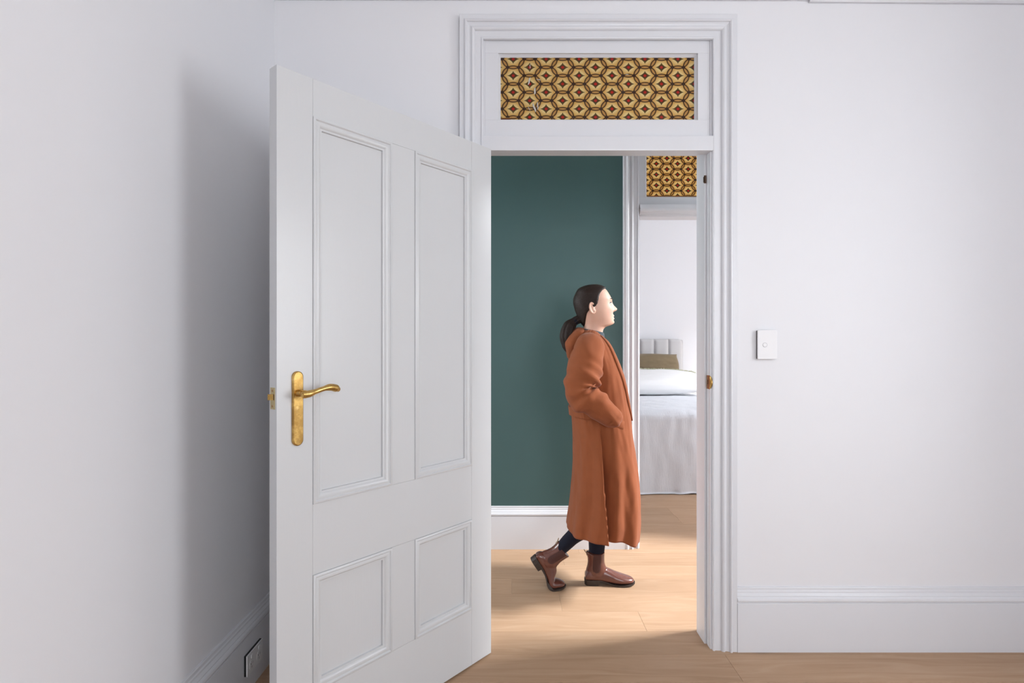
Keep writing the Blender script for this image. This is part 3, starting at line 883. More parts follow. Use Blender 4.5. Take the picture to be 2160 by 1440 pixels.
def fringe_geo(w, h, step=0.006, length=0.045, sides=('t', 'l', 'r', 'b'), seed=1):
    rg = random.Random(seed); gs = []
    def strand(p, d):
        pts = [Vector(p)]
        q = Vector(p)
        dd = Vector(d) + Vector((rg.uniform(-.35, .35), rg.uniform(-.5, .5), rg.uniform(-.35, .35)))
        L = length * rg.uniform(0.7, 1.2)
        for k in range(3):
            q = q + dd.normalized() * (L / 3); dd += Vector((rg.uniform(-.3, .3), rg.uniform(-.3, .3), -0.55)); pts.append(q.copy())
        ring = []
        for i, c in enumerate(pts):
            rr = 0.0032 * (1 - 0.25 * i)
            ring.append([c + Vector((rr, 0, 0)), c + Vector((-rr * 0.5, rr * 0.87, 0)), c + Vector((-rr * 0.5, -rr * 0.87, 0.0))])
        gs.append(loft(ring))
    for s in sides:
        n = int((w if s in 'tb' else h) / step)
        for i in range(n):
            u = (i + 0.5) / n - 0.5
            if s == 't': strand((u * w, 0, h / 2 * 0.97), (0, 0, 1))
            if s == 'b': strand((u * w, 0, -h / 2 * 0.97), (0, -0.3, -1))
            if s == 'l': strand((-w / 2 * 0.97, 0, u * h), (-1, 0, 0))
            if s == 'r': strand((w / 2 * 0.97, 0, u * h), (1, 0, 0))
    return join(*gs)
def place_pillow(name, w, h, t, loc, tilt, yaw, mat, label, cat, seed, fringe=None, pinch=0.06):
    m = Matrix.Translation(loc) @ Matrix.Rotation(yaw, 4, 'Z') @ Matrix.Rotation(tilt, 4, 'X')
    p = root(name, loc, label, cat)
    mk('cover', xform(pillow_geo(w, h, t, seed, pinch=pinch), m), mat, p, smooth=True)
    if fringe:
        fo = mk('fringe', xform(fringe_geo(w, h, sides=fringe, seed=seed), m), M['fringe'], p)
        fo['kind'] = 'stuff'; fo['label'] = 'pale tasselled fringe'
    return p
place_pillow('bolster_pillow', 1.57, 0.42, 0.22, (1.335, 6.26, BZ + 0.150), -1.22, 0.0, M['white_linen'], 'long white bolster pillow with pale fringe below the olive cushion', 'pillow', 3, None, 0.015)
bol = [o for o in bpy.data.objects if o.name == 'bolster_pillow'][0]
bc = bol.children[0]
bt_ = BVHTree.FromPolygons([v.co + Vector(bol.location) for v in bc.data.vertices], [tuple(p.vertices) for p in bc.data.polygons])
rg = random.Random(5); gs = []
for i in range(420):
    x = 0.57 + 1.55 * (i + rg.random()) / 420
    side = x > 2.07
    y = 6.37 + rg.uniform(-0.012, 0.03) if not side else rg.uniform(6.22, 6.40)
    hit = bt_.ray_cast(Vector((min(x, 2.105), y, 1.6)), Vector((0, 0, -1)))
    if not hit[0]: continue
    c = hit[0] - Vector((0, 0, 0.004)); pts = [c]
    d = Vector((rg.uniform(-0.5, 0.5) + (0.9 if side else 0), rg.uniform(-0.6, 0.4), 0.8))
    for k in range(3):
        c = c + d.normalized() * 0.013; pts.append(c); d += Vector((rg.uniform(-0.4, 0.5), rg.uniform(-0.4, 0.3), -0.75))
    gs.append(loft([[p + Vector((q, 0, 0)), p + Vector((-q * 0.5, q * 0.87, 0)), p + Vector((-q * 0.5, -q * 0.87, 0))] for p, q in zip(pts, (0.004, 0.0038, 0.003, 0.0015))]))
fo = mk('fringe', join(*gs), M['fringe'], bol); fo['kind'] = 'stuff'; fo['label'] = 'pale tasselled fringe'
place_pillow('lumbar_cushion', 0.72, 0.30, 0.20, (1.590, 6.575, BZ + 0.305), -0.16, 0.03, M['olive'], 'olive velvet lumbar cushion leaning on the channelled headboard', 'cushion', 21, None, 0.12)

# ================================================================== the walking woman
M['skin'] = None
YP = 3.015
def skin_mat(off):
    n = NT('fair_skin')
    co = n.coord('Object'); x, y, z = n.xyz(co)
    col = n.mix(n.noise(co, 25, 3, 0.6), c4(0.64, 0.385, 0.285), c4(0.72, 0.46, 0.35))
    def blob(cx, cy, cz, rx, ry, rz, both=False):
        dy = (y.abs() - cy) if both else (y - cy)
        a = (x - cx) / rx; b = dy / ry; c = (z - cz) / rz
        return 1.0 - (a * a + b * b + c * c).sqrt().step(0.55, 1.0)
    lips = blob(0.552 - off[0], 0.0, 1.4305 - off[2], 0.022, 0.026, 0.0105)
    col = n.mix(lips * 0.75, col, c4(0.50, 0.19, 0.16))
    cheek = blob(0.525 - off[0], 0.048, 1.455 - off[2], 0.04, 0.03, 0.03, True)
    col = n.mix(cheek * 0.35, col, c4(0.66, 0.32, 0.25))
    n.link(col, n.b.inputs['Base Color'])
    n.b.inputs['Roughness'].default_value = 0.5
    n.b.inputs['Subsurface Weight'].default_value = 0.08
    n.b.inputs['Subsurface Scale'].default_value = 0.01
    return n.m
base = (0.46, YP, 0.0)
per = root('person', base, 'person in a long rust coat and brown boots walking down the hall', 'person')
M['skin'] = skin_mat(base)
M['coat'] = weave('rust_camel_wool', c4(0.275, 0.080, 0.030), 0.25, 0.9, 0.35, 500)
M['coat_lining'] = weave('dark_rust_lining', c4(0.20, 0.075, 0.035), 0.1)
M['navy'] = weave('navy_trouser_cloth', c4(0.012, 0.013, 0.024), 0.25, 0.85, 0.2, 500)
M['knit'] = weave('slate_grey_knit', c4(0.07, 0.09, 0.105), 0.2, 0.9, 0.3, 260)
def hair_mat():
    n = NT('dark_brown_hair')
    x, y, z = n.xyz(n.coord('Object'))
    h = n.noise(n.vec(x * 30 + z * 12, y * 260, z * 240 - x * 60), 1.0, 3, 0.6)
    n.link(n.mix(h, c4(0.008, 0.005, 0.004), c4(0.032, 0.017, 0.012)), n.b.inputs['Base Color'])
    n.b.inputs['Roughness'].default_value = 0.5
    n.b.inputs['Specular IOR Level'].default_value = 0.25
    n.bump(h, 0.5, 0.004)
    return n.m
M['hair'] = hair_mat()
def boot_mat():
    n = NT('brown_boot_leather')
    co = n.coord('Object')
    n.link(n.mix(n.noise(co, 14, 4, 0.6), c4(0.085, 0.026, 0.018), c4(0.150, 0.050, 0.034)), n.b.inputs['Base Color'])
    n.b.inputs['Roughness'].default_value = 0.27
    n.b.inputs['Coat Weight'].default_value = 0.25
    n.bump(n.noise(co, 70, 3, 0.6), 0.12, 0.003)
    return n.m
M['boot'] = boot_mat()
M['sole'] = plain('dark_stacked_sole', c4(0.035, 0.022, 0.016), 0.6, var=(60, 0.4))
M['elastic'] = plain('brown_elastic', c4(0.055, 0.016, 0.012), 0.75, bump=(400, 0.4, 0.001))
M['tab'] = plain('striped_webbing_tab', c4(0.30, 0.22, 0.15), 0.8)
M['eye'] = plain('eye_white', c4(0.75, 0.72, 0.70), 0.2)
M['iris'] = plain('brown_iris', c4(0.03, 0.015, 0.01), 0.1)

# ---- head: rings of a profile, x forward
HEAD = [  # z, front x, back x, half width
    (1.599, 0.437, 0.425, 0.006), (1.5965, 0.462, 0.402, 0.030), (1.590, 0.482, 0.382, 0.046), (1.576, 0.502, 0.359, 0.060), (1.555, 0.5165, 0.344, 0.0690),
    (1.535, 0.5275, 0.337, 0.0735), (1.520, 0.5325, 0.335, 0.0750), (1.505, 0.5325, 0.335, 0.0750), (1.485, 0.534, 0.338, 0.0745), (1.465, 0.5365, 0.343, 0.0725),
    (1.445, 0.539, 0.351, 0.0685), (1.425, 0.5405, 0.362, 0.0625), (1.408, 0.5425, 0.371, 0.0560), (1.397, 0.5405, 0.377, 0.0520), (1.388, 0.529, 0.381, 0.0500),
    (1.379, 0.503, 0.382, 0.0490), (1.365, 0.488, 0.380, 0.0480), (1.345, 0.484, 0.374, 0.0485), (1.320, 0.487, 0.364, 0.056), (1.300, 0.498, 0.356, 0.085),
    (1.280, 0.515, 0.350, 0.125), (1.250, 0.530, 0.343, 0.160), (1.200, 0.545, 0.338, 0.168), (1.100, 0.562, 0.345, 0.150), (1.000, 0.556, 0.356, 0.132),
    (0.900, 0.556, 0.345, 0.158), (0.820, 0.548, 0.350, 0.165), (0.770, 0.520, 0.390, 0.110)]
NOSE = [(1.400, 0, 1), (1.452, 0.0, .012), (1.4575, 0.004, .013), (1.462, 0.016, .0155), (1.467, 0.0245, .0150), (1.4745, 0.0285, .0125), (1.483, 0.0215, .0100), (1.493, 0.0125, .0085), (1.506, 0.0055, .009), (1.520, 0.001, .011), (1.535, 0, .012)]
def head_pt(z, a, grow=0.0):
    f, b, w = interp(HEAD, z)
    c = 0.43
    cx, sn = math.cos(a), math.sin(a)
    rx = (f - c) if cx > 0 else (c - b)
    pw = 0.86 if cx > 0 else 0.95
    x = c + math.copysign(abs(cx) ** pw, cx) * (rx + grow)
    y = math.copysign(abs(sn) ** (0.92 if cx > 0 else 0.95), sn) * (w + grow)
    if cx > 0:
        if 1.40 < z < 1.54:
            nz, sg = interp(NOSE, z); x += nz * math.exp(-(y / max(sg, .004)) ** 2)
        g = lambda zc, s: math.exp(-((z - zc) / s) ** 2)
        x += (0.0085 * g(1.4375, .0042) + 0.0080 * g(1.4230, .0045) - 0.0015 * g(1.4302, .0018)) * math.exp(-(y / 0.019) ** 2)
        x += 0.0055 * g(1.4010, .010) * math.exp(-(y / 0.018) ** 2) - 0.002 * g(1.4145, .004) * math.exp(-(y / 0.02) ** 2)
        x += 0.0030 * g(1.5225, .007) * math.exp(-((abs(y) - 0.026) / 0.022) ** 2)
        x -= 0.0115 * math.exp(-((abs(y) - 0.031) / 0.0135) ** 2) * g(1.5030, .0095)
        x += 0.0035 * math.exp(-((abs(y) - 0.040) / 0.016) ** 2) * g(1.472, .013)
    return x, y
zs = []
z = 1.599
while z > 0.775:
    zs.append(z); z -= 0.0022 if z > 1.375 else (0.006 if z > 1.25 else 0.025)
zs.append(0.772)
na = 120
rings = [[(head_pt(z, 2 * math.pi * k / na)[0], YP + head_pt(z, 2 * math.pi * k / na)[1], z) for k in range(na)] for z in zs]
trunk = loft(rings)
HIPX = 0.452
# leg joints:  near leg (towards camera) trails, far leg carries
hipN, kneeN, ankN = Vector((HIPX, YP - 0.085, 0.845)), Vector((0.478, YP - 0.055, 0.446)), Vector((0.232, YP - 0.040, 0.178))
hipF, kneeF, ankF = Vector((HIPX, YP + 0.085, 0.845)), Vector((0.472, YP + 0.045, 0.475)), Vector((0.452, YP + 0.015, 0.095))
def leg(h, k, a, e, q=1.0):
    m1, m2 = h.lerp(k, 0.5), k.lerp(a, 0.35) + (k - a).cross(Vector((0, 1, 0))).normalized() * -0.012
    return tube([h + Vector((0, 0, 0.05)), h, m1, k, m2, k.lerp(a, 0.7), a], [0.075 + e, 0.086 + e, 0.068 + e, 0.050 + e, 0.051 + e, (0.036 + e) * q, (0.030 + e) * q * q], n=20, sub=6)
def arm_pts(s):
    if s < 0:   # near arm, read from the photograph
        return [pt(1243, 736, YP - 0.160), pt(1233, 780, YP - 0.210), pt(1227, 829, YP - 0.245), pt(1258, 853, YP - 0.262), pt(1287, 877, YP - 0.235)]
    q = arm_pts(-1)
    return [Vector((p.x + 0.055, 2 * YP - p.y - 0.02, p.z)) for p in q]
def hand(w, s):
    """palm and five curled fingers inside the pocket"""
    d = Vector((0.25, -s * 0.85, -0.45)).normalized(); side = (Vector((0, 1, 0)) - d * d.y).normalized(); up = d.cross(side)
    g = [tube([w, w + d * 0.04, w + d * 0.085], [0.024, 0.032, 0.030], n=14, sub=4, squash=0.55)]
    for i, L in enumerate((0.062, 0.070, 0.066, 0.052)):
        o = w + d * 0.085 + up * (0.024 - 0.016 * i)
        p = [o - d * 0.015, o + d * L * 0.45, o + d * L * 0.8 + side * -s * 0.016, o + d * L * 0.95 + side * -s * 0.034]
        g.append(tube(p, [0.009, 0.0085, 0.008, 0.007], n=10, sub=4))
    o = w + d * 0.03 + up * 0.026
    g.append(tube([o, o + d * 0.03 + up * 0.02, o + d * 0.06 + up * 0.022 - side * s * 0.008], [0.011, 0.010, 0.008], n=10, sub=4))
    return join(*g)
parts = [trunk]
for s in (-1, 1):
    A = arm_pts(s)
    parts.append(tube([A[0] + Vector((0, -s * 0.05, 0.015))] + A[:-1] + [A[-1] + Vector((-0.01, -s * 0.045, 0.012))], [0.045, 0.055, 0.046, 0.040, 0.036, 0.026], n=18, sub=6))
    parts.append(hand(A[-1] + Vector((-0.01, -s * 0.045, 0.012)), s))
parts += [leg(hipN, kneeN, ankN, 0, 0.84), leg(hipF, kneeF, ankF, 0)]
# feet inside the boots
parts.append(tube([ankF, ankF + Vector((-0.01, 0, -0.04)), ankF + Vector((0.055, 0, -0.058)), ankF + Vector((0.120, 0, -0.064))], [0.028, 0.028, 0.020, 0.012], n=14))
parts.append(tube([ankN, ankN + Vector((-0.045, 0, -0.035)), ankN + Vector((-0.042, 0, -0.08)), ankN + Vector((-0.030, 0, -0.115))], [0.024, 0.022, 0.016, 0.008], n=14))
# ears
for s in (-1, 1):
    ex, ez = 0.418, 1.474
    loop = []
    for k in range(15):
        a = 0.9 + (2 * math.pi - 1.5) * k / 14
        loop.append((ex + 0.0135 * math.cos(a) - 0.004 * math.sin(a), YP + s * (0.0765 + 0.010 * (0.5 - 0.5 * math.cos(a))), ez + 0.0275 * math.sin(a)))
    parts.append(tube(loop, [0.0048] * 15, n=8, sub=2))
    parts.append(ball((ex - 0.001, YP + s * 0.0765, ez - 0.003), 0.0125, 0.0055, 0.024))
body_me = remesh(join(*parts), 0.0033, 2)
body = link_mesh('body', body_me, M['skin'], per, smooth=True)
for s in (-1, 1):
    c = (0.5125, YP + s * 0.0305, 1.5025)
    ey = mk('eye', ball(c, 0.0118), M['eye'], body, smooth=True)
    mk('iris', ball((c[0] + 0.0085, c[1], c[2]), 0.0042, 0.0052, 0.0052), M['iris'], body, smooth=True)
    lid = []
    for k in range(9):
        a = -1.0 + 2.0 * k / 8
        lid.append((c[0] + 0.0128 * math.cos(a), c[1] + 0.0135 * math.sin(a), c[2] + 0.0052 * math.cos(a * 1.2)))
    mk('upper_eyelid', tube(lid, 0.0022, n=8, sub=3), M['hair'], body, smooth=True)
    br = []
    for k in range(7):
        u = k / 6; yy = 0.013 + 0.034 * u
        xx = head_pt(1.5225, math.asin(min(1, (yy / 0.075)) ** (1 / 0.92)))[0]
        br.append((xx + 0.0005, YP + s * yy, 1.5215 + 0.005 * math.sin(u * 2.4)))
    mk('eyebrow', tube(br, [0.0014, 0.0026, 0.0028, 0.0026, 0.0022, 0.0016, 0.0008], n=8, sub=3), M['hair'], body, smooth=True)

# ---- hair drawn back into a low ponytail
def hair_front(z):   # x of the hairline at height z
    return interp([(1.36, 0.385, 0), (1.44, 0.392, 0), (1.462, 0.402, 0), (1.480, 0.432, 0), (1.500, 0.446, 0), (1.54, 0.456, 0), (1.570, 0.476, 0), (1.585, 0.505, 0), (1.60, 0.54, 0)], z)[0]
rings = []
nz, na = 90, 110
for i in range(nz):
    z = 1.5988 - (1.5988 - 1.368) * (i / (nz - 1)) ** 1.25
    ring = []
    for k in range(na):
        a = 2 * math.pi * k / na
        zq = min(z, 1.5988)
        x, y = head_pt(zq, a)
        m = min(1, max(0, (hair_front(zq) - x) / 0.010 + 0.35))
        m = m * m * (3 - 2 * m)
        low = min(1, max(0, (zq - 1.372) / 0.02))
        g = -0.0045 + m * (0.0115 * low + 0.0012 * math.sin(60 * (zq * 1.2 + x * 0.9)))
        nv = min(1, max(0, (zq - 1.535) / 0.062)); nv = nv * nv; nr = math.sqrt(max(0, 1 - nv * nv))
        cx, sn = math.cos(a), math.sin(a)
        ring.append((x + g * cx * nr, YP + y + g * sn * nr, zq + g * nv * 0.8))
    rings.append(ring)
hair = mk('hair', loft(rings), M['hair'], per, smooth=True)
pc = pt(1214, 677, YP)
mk('hair_tie', tube([pc + Vector((0.012, 0, 0.006)), pc, pc + Vector((-0.012, 0, -0.006))], [0.019, 0.022, 0.019], n=18), M['navy'], hair, smooth=True)
def strands(t, a, c, d): return 0.0030 * math.sin(a * 9 + t * 5) * math.sin(math.pi * min(1, t * 1.1)) + 0.004 * noise.noise(c * 22)
mk('ponytail', tube([pt(1224, 672, YP), pt(1213, 677, YP), pt(1202, 689, YP), pt(1196, 708, YP - 0.005), pt(1197, 728, YP - 0.008), pt(1203, 747, YP - 0.008)], [0.022, 0.0195, 0.034, 0.039, 0.030, 0.010], n=40, sub=10, disp=strands), M['hair'], hair, smooth=True)
# knitted collar
mk('sweater_collar', loft([[(interp(HEAD, z)[1] * 0.5 + interp(HEAD, z)[0] * 0.5 + math.cos(a) * ((interp(HEAD, z)[0] - interp(HEAD, z)[1]) / 2 + gr), YP + math.sin(a) * (interp(HEAD, z)[2] + gr), z + 0.012 * (-math.cos(a))) for a in [2 * math.pi * k / 48 for k in range(48)]]
     for z, gr in ((1.31, 0.008), (1.33, 0.009), (1.350, 0.0085), (1.358, 0.006), (1.354, 0.002), (1.33, 0.0))]), M['knit'], per, smooth=True)

# ---- trousers
def squash_y(g, k): return [(q[0], YP + (q[1] - YP) * k, q[2]) for q in g[0]], g[1]
tr = remesh(join(squash_y(tube([(0.455, YP, 0.96), (0.457, YP, 0.88), (0.457, YP, 0.80)], [0.085, 0.100, 0.090], n=24), 1.6),
                 leg(hipN, kneeN, ankN.lerp(kneeN, 0.02), 0.009, 0.86), leg(hipF, kneeF, ankF.lerp(kneeF, 0.13), 0.010)), 0.006, 5)
link_mesh('trousers', tr, M['navy'], per, smooth=True)

# ---- boots
def boot_shape():
    """foot along +x from heel 0 to toe .268, sole bottom z=0"""
    rings = []
    rows = [(0.004, 0.030, 0.030, 0.060), (0.012, 0.029, 0.033, 0.072), (0.035, 0.026, 0.036, 0.085), (0.075, 0.022, 0.036, 0.092), (0.105, 0.018, 0.037, 0.092), (0.135, 0.015, 0.041, 0.080),
            (0.165, 0.012, 0.046, 0.066), (0.195, 0.011, 0.047, 0.055), (0.222, 0.0115, 0.043, 0.047), (0.245, 0.013, 0.034, 0.041), (0.259, 0.015, 0.022, 0.034), (0.265, 0.018, 0.008, 0.028)]
    n = 28
    for i in range(45):
        u = i / 44 * (len(rows) - 1); k = min(int(u), len(rows) - 2)
        x = rows[k][0] + (rows[k + 1][0] - rows[k][0]) * (u - k)
        b, w, t = interp(rows, x)
        yc = 0.006 * math.sin(math.pi * min(1, x / 0.26))
        ring = []
        for j in range(n):
            a = 2 * math.pi * j / n
            c, s = math.cos(a), math.sin(a)
            yy = math.copysign(abs(c) ** (0.55 if s < 0 else 0.85), c) * w * (1 if s < 0 else 1)
            zz = b + (t - b) * (0.36 + (0.64 * abs(s) ** 0.9 if s > 0 else -0.36 * abs(s) ** 0.6))
            ring.append((x, yy + yc, zz))
        rings.append(ring)
    foot = loft(rings)
    sh = []
    for (z, xb_, xf, w) in ((0.050, 0.006, 0.120, 0.034), (0.080, 0.010, 0.122, 0.0355), (0.100, 0.016, 0.114, 0.0355), (0.120, 0.019, 0.109, 0.036), (0.140, 0.018, 0.108, 0.0375), (0.160, 0.013, 0.109, 0.0395), (0.172, 0.010, 0.110, 0.041)):
        c, r = (xb_ + xf) / 2, (xf - xb_) / 2
        sh.append([(c + r * math.cos(a), w * math.sin(a), z + (0.004 * math.cos(2 * a) if z > 0.165 else 0)) for a in [2 * math.pi * k / 28 for k in range(28)]])
    return join(foot, loft(sh))
def outline(inset=0.0):
    L = [(0.000, 0.0), (0.003, 0.018), (0.012, 0.030), (0.035, 0.036), (0.075, 0.035), (0.110, 0.036), (0.145, 0.043), (0.180, 0.050), (0.210, 0.050), (0.238, 0.043), (0.258, 0.030), (0.268, 0.014), (0.271, 0.0)]
    R = [(x, -y) for x, y in L[1:-1]][::-1]
    yc = lambda x: 0.006 * math.sin(math.pi * min(1, x / 0.26))
    return [(x, y + yc(x)) for x, y in L + R]
def sole_z(x):     # underside lift: heel block, arch, toe spring
    return interp([(-0.01, 0.0235), (0.085, 0.0225), (0.12, 0.013), (0.15, 0.005), (0.18, 0.002), (0.215, 0.002), (0.275, 0.0105)], x)[0]
boot_me = remesh(boot_shape(), 0.003, 6)
bverts = [v.co.copy() for v in boot_me.vertices]
bfaces = [tuple(p.vertices) for p in boot_me.polygons]
tree = BVHTree.FromPolygons(bverts, bfaces)
O = outline()
# subdivide outline
OO = []
for (a, b) in zip(O, O[1:] + O[:1]):
    for k in range(3): OO.append((a[0] + (b[0] - a[0]) * k / 3, a[1] + (b[1] - a[1]) * k / 3))
welt = loft([[(x, y, sole_z(x)) for x, y in OO], [(x, y, sole_z(x) + 0.0075) for x, y in OO]])
hp = [(x, y) for x, y in OO if x < 0.083]
hl = sorted([p for p in hp if p[1] >= 0.0035], key=lambda p: p[0]); hr = sorted([p for p in hp if p[1] < 0.0035], key=lambda p: p[0])
hring = [(p[0], p[1]) for p in hr[::-1]] + [(p[0], p[1]) for p in hl]
heel = loft([[(0.04 + (x - 0.04) * 0.94, y * 0.93, 0.0) for x, y in hring], [(x, y, sole_z(x) + 0.001) for x, y in hring]])
def gore(side):
    V, Fc = [], []
    nu, nv = 12, 18
    for j in range(nv + 1):
        v = j / nv
        for i in range(nu + 1):
            u = i / nu * 2 - 1
            zz = 0.168 - v * 0.098
            hwid = 0.021 * (1 if v < 0.72 else math.sqrt(max(0.0, 1 - ((v - 0.72) / 0.28) ** 2)) + 0.02)
            x = 0.066 + u * hwid - 0.004 * v
            hit = tree.ray_cast(Vector((x, side * 0.2, zz)), Vector((0, -side, 0)))
            y = hit[0].y if hit[0] else side * 0.036
            V.append((x, y + side * 0.0012, zz))
    for j in range(nv):
        for i in range(nu):
            q = j * (nu + 1) + i
            Fc.append((q, q + 1, q + nu + 2, q + nu + 1))
    return V, Fc
tabg = loft([[(0.012 + dx, yy, zz) for yy, dx in ((-0.007, 0), (0.007, 0), (0.007, 0.003), (-0.007, 0.003))] for zz, dx0 in ((0.155, 0),)] +
            [[(0.010 - 0.004 * k + dx, yy, 0.165 + 0.006 * k) for yy, dx in ((-0.007, 0), (0.007, 0), (0.007, 0.003), (-0.007, 0.003))] for k in range(4)])
def bend(p, ang, ball_x=0.190):
    """lift everything behind the ball of the foot by ang"""
    x, y, z = p
    t = min(1, max(0, (ball_x - x + 0.040) / 0.10)); t = t * t * (3 - 2 * t)
    a = ang * t
    dx, dz = x - ball_x, z - 0.004
    return Vector((ball_x + dx * math.cos(a) + dz * math.sin(a), y, 0.004 - dx * math.sin(a) + dz * math.cos(a)))
def make_boot(loc, ang, yaw, label):
    m = Matrix.Translation(loc) @ Matrix.Rotation(yaw, 4, 'Z')
    def tf(g): return [m @ bend(p, ang) for p in g[0]], g[1]
    b = mk('boot', tf((bverts, bfaces)), M['boot'], per, smooth=True)
    b['label'] = label
    mk('sole', tf(welt), M['sole'], b); mk('heel', tf(heel), M['sole'], b)
    mk('elastic_gusset', tf(gore(-1)), M['elastic'], b, smooth=True); mk('elastic_gusset', tf(gore(1)), M['elastic'], b, smooth=True)
    mk('pull_tab', tf(tabg), M['tab'], b)
    return b
make_boot(((1231.5 - 1080) / F * (YP + 0.03), YP + 0.015, 0.0), 0.0, -0.03, 'brown leather ankle boot planted flat')
make_boot((0.015, YP - 0.04, 0.0), math.radians(56), 0.02, 'brown leather ankle boot with the heel raised')

# ---- coat
CO = [  # photo row, back px, front px, half width
    (696, 1228, 1264, 0.070), (706, 1216, 1272, 0.098), (718, 1208, 1281, 0.138), (735, 1203, 1292, 0.175), (760, 1200, 1303, 0.190), (800, 1199, 1317, 0.192), (850, 1203, 1325, 0.190),
    (900, 1207, 1331, 0.197), (950, 1209, 1338, 0.210), (1000, 1208, 1345, 0.225), (1050, 1204, 1349, 0.238), (1080, 1200, 1349, 0.245), (1112, 1196, 1346, 0.250)]
def coat_pt(py, a, inner=0.0):
    bpx, fpx, hw_ = interp(CO, py)
    xb_, xf = (bpx - 1080) / F * YP, (fpx - 1080) / F * YP
    c = (xb_ + xf) / 2; r = (xf - xb_) / 2
    cx, sn = math.cos(a), math.sin(a)
    t = min(1, max(0, (py - 880) / 220))
    fold = 0.0
    if t > 0:
        fold = t * (0.012 * math.sin(a * 7 + 0.6) + 0.008 * math.sin(a * 12 + 1.9 + py * 0.004)) * (0.4 + 0.6 * abs(sn))
    fold += 0.0045 * noise.noise(Vector((math.cos(a) * 3, sn * 3, py * 0.018))) + 0.004 * noise.noise(Vector((math.cos(a) * 7, sn * 7, py * 0.03)))
    x = c + math.copysign(abs(cx) ** 0.92, cx) * (r - inner) + fold * cx * 0.6
    y = math.copysign(abs(sn) ** 0.95, sn) * (hw_ - inner) + fold * sn
    # near-side seam: the back panel laps over the front panel
    if sn < 0 and py > 890:
        xs = ((1267 + (py - 895) * 0.058) - 1080) / F * (YP - 0.2)
        q = (x - xs)
        tt = min(1, (py - 890) / 90)
        if q < 0: y -= tt * (0.010 + 0.010 * t) * math.exp(q / 0.14)
        else: y += tt * (0.034 + 0.016 * t) * math.exp(-q / 0.050)
    zc = H - (py - 720) / F * YP
    # the hem dips towards the front
    if py > 900:
        u = min(1, max(0, (x - (1285 - 1080) / F * YP) / 0.11)); u = u * u * (3 - 2 * u)
        zc -= 0.036 * u * ((py - 900) / 212) ** 2
    if py < 720: zc -= 0.020 * max(0, cx) * min(1, (720 - py) / 25)
    return (x, YP + y, zc)
nA = 220
pys = list(np.linspace(696, 880, 50)) + list(np.linspace(884, 1112, 70))
rings = [[coat_pt(p, 2 * math.pi * k / nA) for k in range(nA)] for p in pys]
for p, inn in ((1112, 0.008), (1090, 0.012), (1040, 0.02), (990, 0.03)):
    rings.append([coat_pt(p, 2 * math.pi * k / nA, inn) for k in range(nA)])
coat_g = loft(rings)
coat = mk('coat', coat_g, M['coat'], per, smooth=True)
coat['label'] = 'long rust wool coat with hood down'
ctree = BVHTree.FromPolygons([Vector(v) for v in coat_g[0]], coat_g[1])
# sleeves
def sleeve_disp(t, a, c, d):
    bendy = math.exp(-((t - 0.58) / 0.16) ** 2)
    inner = max(0, d.x * 0.8 + d.z * 0.5)
    f = 0.012 * bendy * math.sin(t * 85 + 2.2 * math.sin(a)) * (0.35 + inner)
    f += 0.006 * noise.noise(Vector((c.x * 14 + d.x * 1.6, d.z * 2.2, c.z * 14))) + 0.0035 * math.sin(t * 46 + a * 2) * (0.25 + bendy)
    return f
for s in (-1, 1):
    A = arm_pts(s)
    A[-1] = A[-1] + Vector((0.006, 0, -0.006))
    sl = mk('sleeve', tube([A[0] + Vector((0.002, -s * 0.085, 0.030))] + A, [0.050, 0.078, 0.088, 0.080, 0.068, 0.055], n=56, sub=14, disp=sleeve_disp), M['coat'], coat, smooth=True)
    # cuff seam
    d = (A[-1] - A[-2]).normalized()
    # pocket welt just below the wrist
    V, Fc = [], []
    w0 = A[-1] + d * 0.012
    for j in range(7):
        for i in range(15):
            u = i / 14 - 0.5; v = j / 6 - 0.5
            px_ = Vector((w0.x + u * 0.135 + v * 0.012, 0, w0.z - 0.018 + u * -0.055 + v * 0.040))
            hit = ctree.ray_cast(Vector((px_.x, YP + s * 0.6, px_.z)), Vector((0, -s, 0)))
            y = hit[0].y if hit[0] else YP + s * 0.2
            V.append((px_.x, y + s * 0.005 * (1 - (2 * v) ** 4), px_.z))
    for j in range(6):
        for i in range(14):
            q = j * 15 + i; Fc.append((q, q + 1, q + 16, q + 15))
    mk('pocket_welt', (V, Fc), M['coat'], coat, smooth=True)
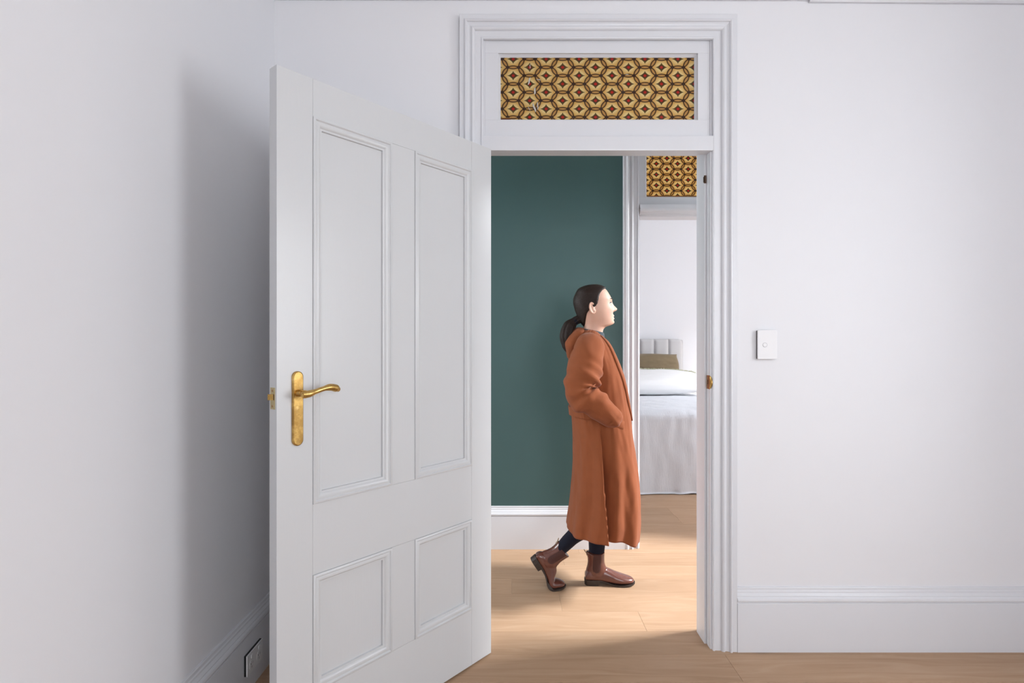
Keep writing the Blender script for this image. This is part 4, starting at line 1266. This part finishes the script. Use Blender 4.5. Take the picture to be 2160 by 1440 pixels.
# lapels: a turned edge running from the collar down the near and far front
for s in (-1, 1):
    ribs = []
    for k in range(30):
        u = k / 29
        py = 704 + 180 * u
        aa = (0.62 - 0.34 * u) * -1 if s < 0 else (0.62 - 0.34 * u)
        c0 = Vector(coat_pt(py, aa - (-0.20 if s < 0 else 0.20) * 0)); wd = 0.30 * math.sin(math.pi * min(1, 0.25 + 0.75 * u)) ** 0.7 + 0.03
        ring = []
        for j in range(9):
            v = j / 8
            ang = aa - s * wd * (1 - v) * -1 if False else aa + (wd * (1 - v)) * (1 if s > 0 else -1)
            p = Vector(coat_pt(py, ang)); nrm = Vector((math.cos(ang), math.sin(ang), 0.15)).normalized()
            ring.append(p + nrm * (0.0085 * math.sin(math.pi * min(1, 0.12 + v)) ** 0.5 if v < 0.9 else nrm.length * 0.001))
        ring += [r_ - Vector((math.cos(aa), math.sin(aa), 0)) * 0.012 for r_ in ring[::-1]]
        ribs.append(ring)
    mk('lapel', loft(ribs), M['coat'], coat, smooth=True)
# hood lying behind the neck and over the shoulders
hd = []
for k in range(25):
    a = -2.35 + 4.7 * k / 24
    b = math.pi + a
    front = abs(a) / 2.35
    rx, ry = 0.072, 0.098
    cx = 0.418 + rx * math.cos(b); cy = YP + ry * math.sin(b)
    zc = 1.302 - 0.050 * front ** 1.5 + 0.004 * math.cos(3 * a)
    hd.append((cx - 0.020 * (1 - front), cy, zc))
g1 = tube(hd, [0.030 * (1 - 0.62 * (abs(i - 12) / 12) ** 1.6) + 0.004 for i in range(25)], n=20, sub=4)
g2 = tube([pt(1222, 707, YP), pt(1209, 726, YP), pt(1204, 750, YP)], [0.045, 0.052, 0.022], n=28, sub=8)
g2 = ([(p[0], YP + (p[1] - YP) * 1.75, p[2]) for p in g2[0]], g2[1])
hood_me = remesh(join(g1, g2), 0.006, 8)
link_mesh('hood', hood_me, M['coat'], coat, smooth=True)
# half belt across the back
bb = []
for k in range(31):
    a = math.pi - 1.35 + 2.7 * k / 30
    p0, p1 = Vector(coat_pt(856, a)), Vector(coat_pt(874, a)); nn = Vector((math.cos(a), math.sin(a), 0))
    bb.append([p0 + nn * 0.002, p0 + nn * 0.011, p1 + nn * 0.011, p1 + nn * 0.002])
mk('half_belt', loft(bb), M['coat'], coat)
